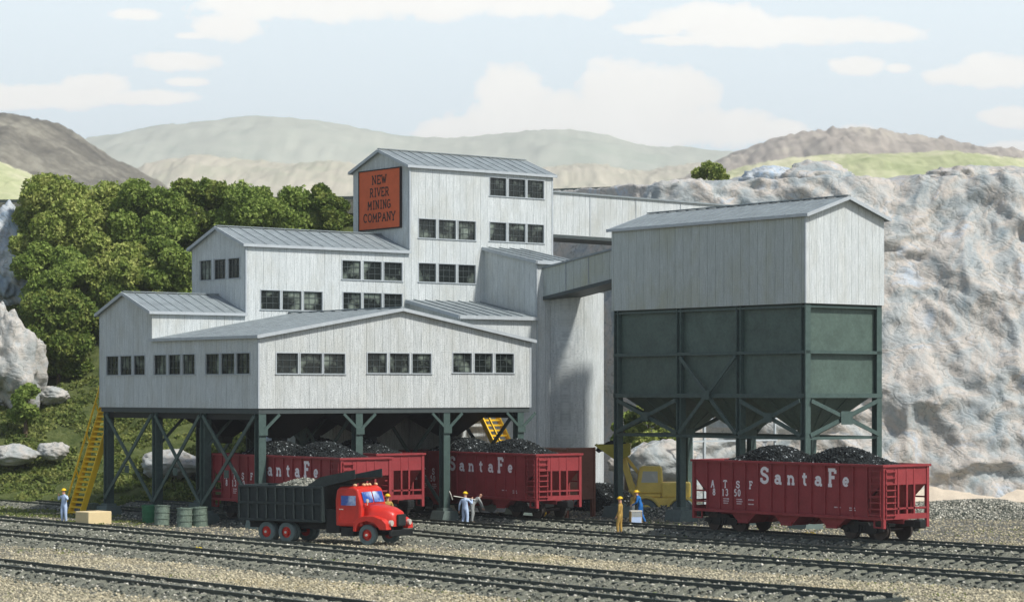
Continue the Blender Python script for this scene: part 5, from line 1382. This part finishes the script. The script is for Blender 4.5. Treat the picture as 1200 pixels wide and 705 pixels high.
hill([(770,226),(800,212),(830,195),(860,181),(900,170),(930,160),(960,157),(1000,160),(1050,162),(1080,169),(1120,178),(1160,183),(1200,189),(1350,196),(1600,215)], 1500, 'hill_brown', 420, 1.0)
hill([(780,228),(820,214),(870,198),(930,188),(990,184),(1060,183),(1100,181),(1160,189),(1200,195),(1350,200),(1600,220)], 800, 'hill_green', 200, .5)
hill([(-400,120),(-150,128),(0,139),(40,143),(80,151),(105,168),(140,191),(185,213),(215,228),(260,246)], 1000, 'hill_dark', 330, .8)
hill([(-400,150),(-150,170),(0,188),(20,199),(60,214),(100,222),(140,240),(180,256)], 560, 'hill_green', 150, .6)

# ================= HAZE, SKY, SUN, CAMERA =================
hz = MB(); hz.box(-2700, 2700, -60, 4700, -4, 420); m = bpy.data.materials.new('haze_air'); m.use_nodes = True
N, L = m.node_tree.nodes, m.node_tree.links; N.remove(N['Principled BSDF']); pv = N.new('ShaderNodeVolumePrincipled')
pv.inputs['Color'].default_value = (.93,.95,.96,1); pv.inputs['Density'].default_value = HAZE; pv.inputs['Anisotropy'].default_value = .2
L.new(pv.outputs[0], N['Material Output'].inputs['Volume']); M['haze'] = m
if HAZE > 0: tag(hz.build('haze', 'haze'), kind='stuff')

w = bpy.data.worlds.new('World'); S.world = w; w.use_nodes = True; N, L = w.node_tree.nodes, w.node_tree.links
bg = N['Background']; bg.inputs['Strength'].default_value = .1
sky = N.new('ShaderNodeTexSky'); sky.sky_type = 'NISHITA'; sky.sun_disc = False
SEL = rad(49); sd = Vector((.80, -.60)).normalized()
sky.sun_elevation = SEL; sky.sun_rotation = math.atan2(sd.x, sd.y) % (2*math.pi); sky.air_density = 1.0; sky.dust_density = 1.5; sky.altitude = 200
tc = N.new('ShaderNodeTexCoord').outputs['Generated']
sp = N.new('ShaderNodeSeparateXYZ'); L.new(tc, sp.inputs[0])
yy = math_(N, L, 'MAXIMUM', sp.outputs[1], .02)
cx = math_(N, L, 'DIVIDE', sp.outputs[0], yy); cz = math_(N, L, 'DIVIDE', sp.outputs[2], yy)
cb = N.new('ShaderNodeCombineXYZ'); L.new(cx, cb.inputs[0]); L.new(cz, cb.inputs[1]); cv = cb.outputs[0]
CL = [(300,8,75,20),(400,2,110,26),(500,0,110,26),(600,0,110,22),(690,6,30,14),(225,42,24,5),(265,30,50,20),
      (160,17,32,9),(215,72,54,12),(222,96,26,5),(60,112,95,16),(110,103,42,18),(160,115,70,9),(20,118,60,13),
      (770,33,45,11),(830,22,75,20),(870,38,90,18),(960,35,80,18),(1040,38,62,13),(790,48,40,7),
      (560,150,62,16),(600,115,48,38),(640,145,110,48),(730,105,62,36),(790,110,62,32),(720,150,150,40),(830,150,90,26),(900,152,50,12),(530,158,52,9),
      (1000,77,35,11),(1051,80,14,5),(1140,88,60,14),(1180,84,60,22),(1180,137,32,13),(1200,180,60,14),(1000,155,40,9),
      (1500,100,200,40),(-300,60,200,40)]
acc = None
for (u, v, rx, ry) in CL:
    a = N.new('ShaderNodeVectorMath'); a.operation = 'SUBTRACT'; L.new(cv, a.inputs[0]); a.inputs[1].default_value = ((u-600)/FP, (V0-v)/FP, 0)
    b = N.new('ShaderNodeVectorMath'); b.operation = 'MULTIPLY'; L.new(a.outputs[0], b.inputs[0]); b.inputs[1].default_value = (FP/rx, FP/ry, 0)
    c = N.new('ShaderNodeVectorMath'); c.operation = 'LENGTH'; L.new(b.outputs[0], c.inputs[0])
    acc = c.outputs['Value'] if acc is None else math_(N, L, 'MINIMUM', acc, c.outputs['Value'])
nz = tnoise(N, L, cv, 42, 6, .6); nz2 = tnoise(N, L, cv, 160, 3, .6)
e_ = math_(N, L, 'ADD', acc, math_(N, L, 'MULTIPLY_ADD', nz, 1.5, -.75)); e_ = math_(N, L, 'ADD', e_, math_(N, L, 'MULTIPLY_ADD', nz2, .9, -.45))
mask = ramp(N, L, e_, [(.74, 1), (.96, .45), (1.06, 0)])
up = math_(N, L, 'GREATER_THAN', sp.outputs[1], .05); mask = math_(N, L, 'MULTIPLY', mask, up)
low = math_(N, L, 'MULTIPLY', ramp(N, L, sp.outputs[2], [(.22, 1), (.5, 0)]), ramp(N, L, sp.outputs[1], [(.15, SKYBACK), (.75, 1)]))  # pale low sky dimmed away from the view, shaped to cut fill on side walls
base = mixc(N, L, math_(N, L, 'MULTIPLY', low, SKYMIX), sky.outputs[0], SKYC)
inner = tnoise(N, L, cv, 30, 4, .6)
cloud = mixc(N, L, ramp(N, L, inner, [(.35, 0), (.7, 1)]), CLOUD_A, CLOUD_B)
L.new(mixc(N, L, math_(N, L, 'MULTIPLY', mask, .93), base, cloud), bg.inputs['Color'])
sl_ = bpy.data.lights.new('sun', 'SUN'); sl_.energy = SUN; sl_.angle = rad(4); sl_.color = (1, .965, .91)
so = bpy.data.objects.new('sun', sl_); col.objects.link(so)
dirv = Vector((sd.x*math.cos(SEL), sd.y*math.cos(SEL), math.sin(SEL))); so.rotation_euler = (-dirv).to_track_quat('-Z', 'Y').to_euler(); so.location = (60, 0, 80)
cam = bpy.data.cameras.new('camera'); co = bpy.data.objects.new('camera', cam); col.objects.link(co); S.camera = co
co.location = (0, 0, H0); co.rotation_euler = (rad(90), 0, 0); cam.sensor_width = 36; cam.lens = FP/1200*36; cam.shift_y = (V0-352.5)/1200
cam.clip_start = 1; cam.clip_end = 8000; cam.dof.use_dof = True; cam.dof.focus_distance = 118; cam.dof.aperture_fstop = cam.lens/1000/.10
S.view_settings.view_transform = 'Standard'; S.view_settings.look = 'None'; S.view_settings.exposure = EXPO; S.view_settings.gamma = 1
S.view_settings.use_curve_mapping = False
S.cycles.max_bounces = 6; S.cycles.diffuse_bounces = 3; S.cycles.glossy_bounces = 2; S.cycles.transmission_bounces = 2; S.cycles.volume_bounces = 0; S.cycles.transparent_max_bounces = 4
S.cycles.caustics_reflective = False; S.cycles.caustics_refractive = False
S.cycles.use_adaptive_sampling = True; S.cycles.adaptive_threshold = .02
S.cycles.use_denoising = True
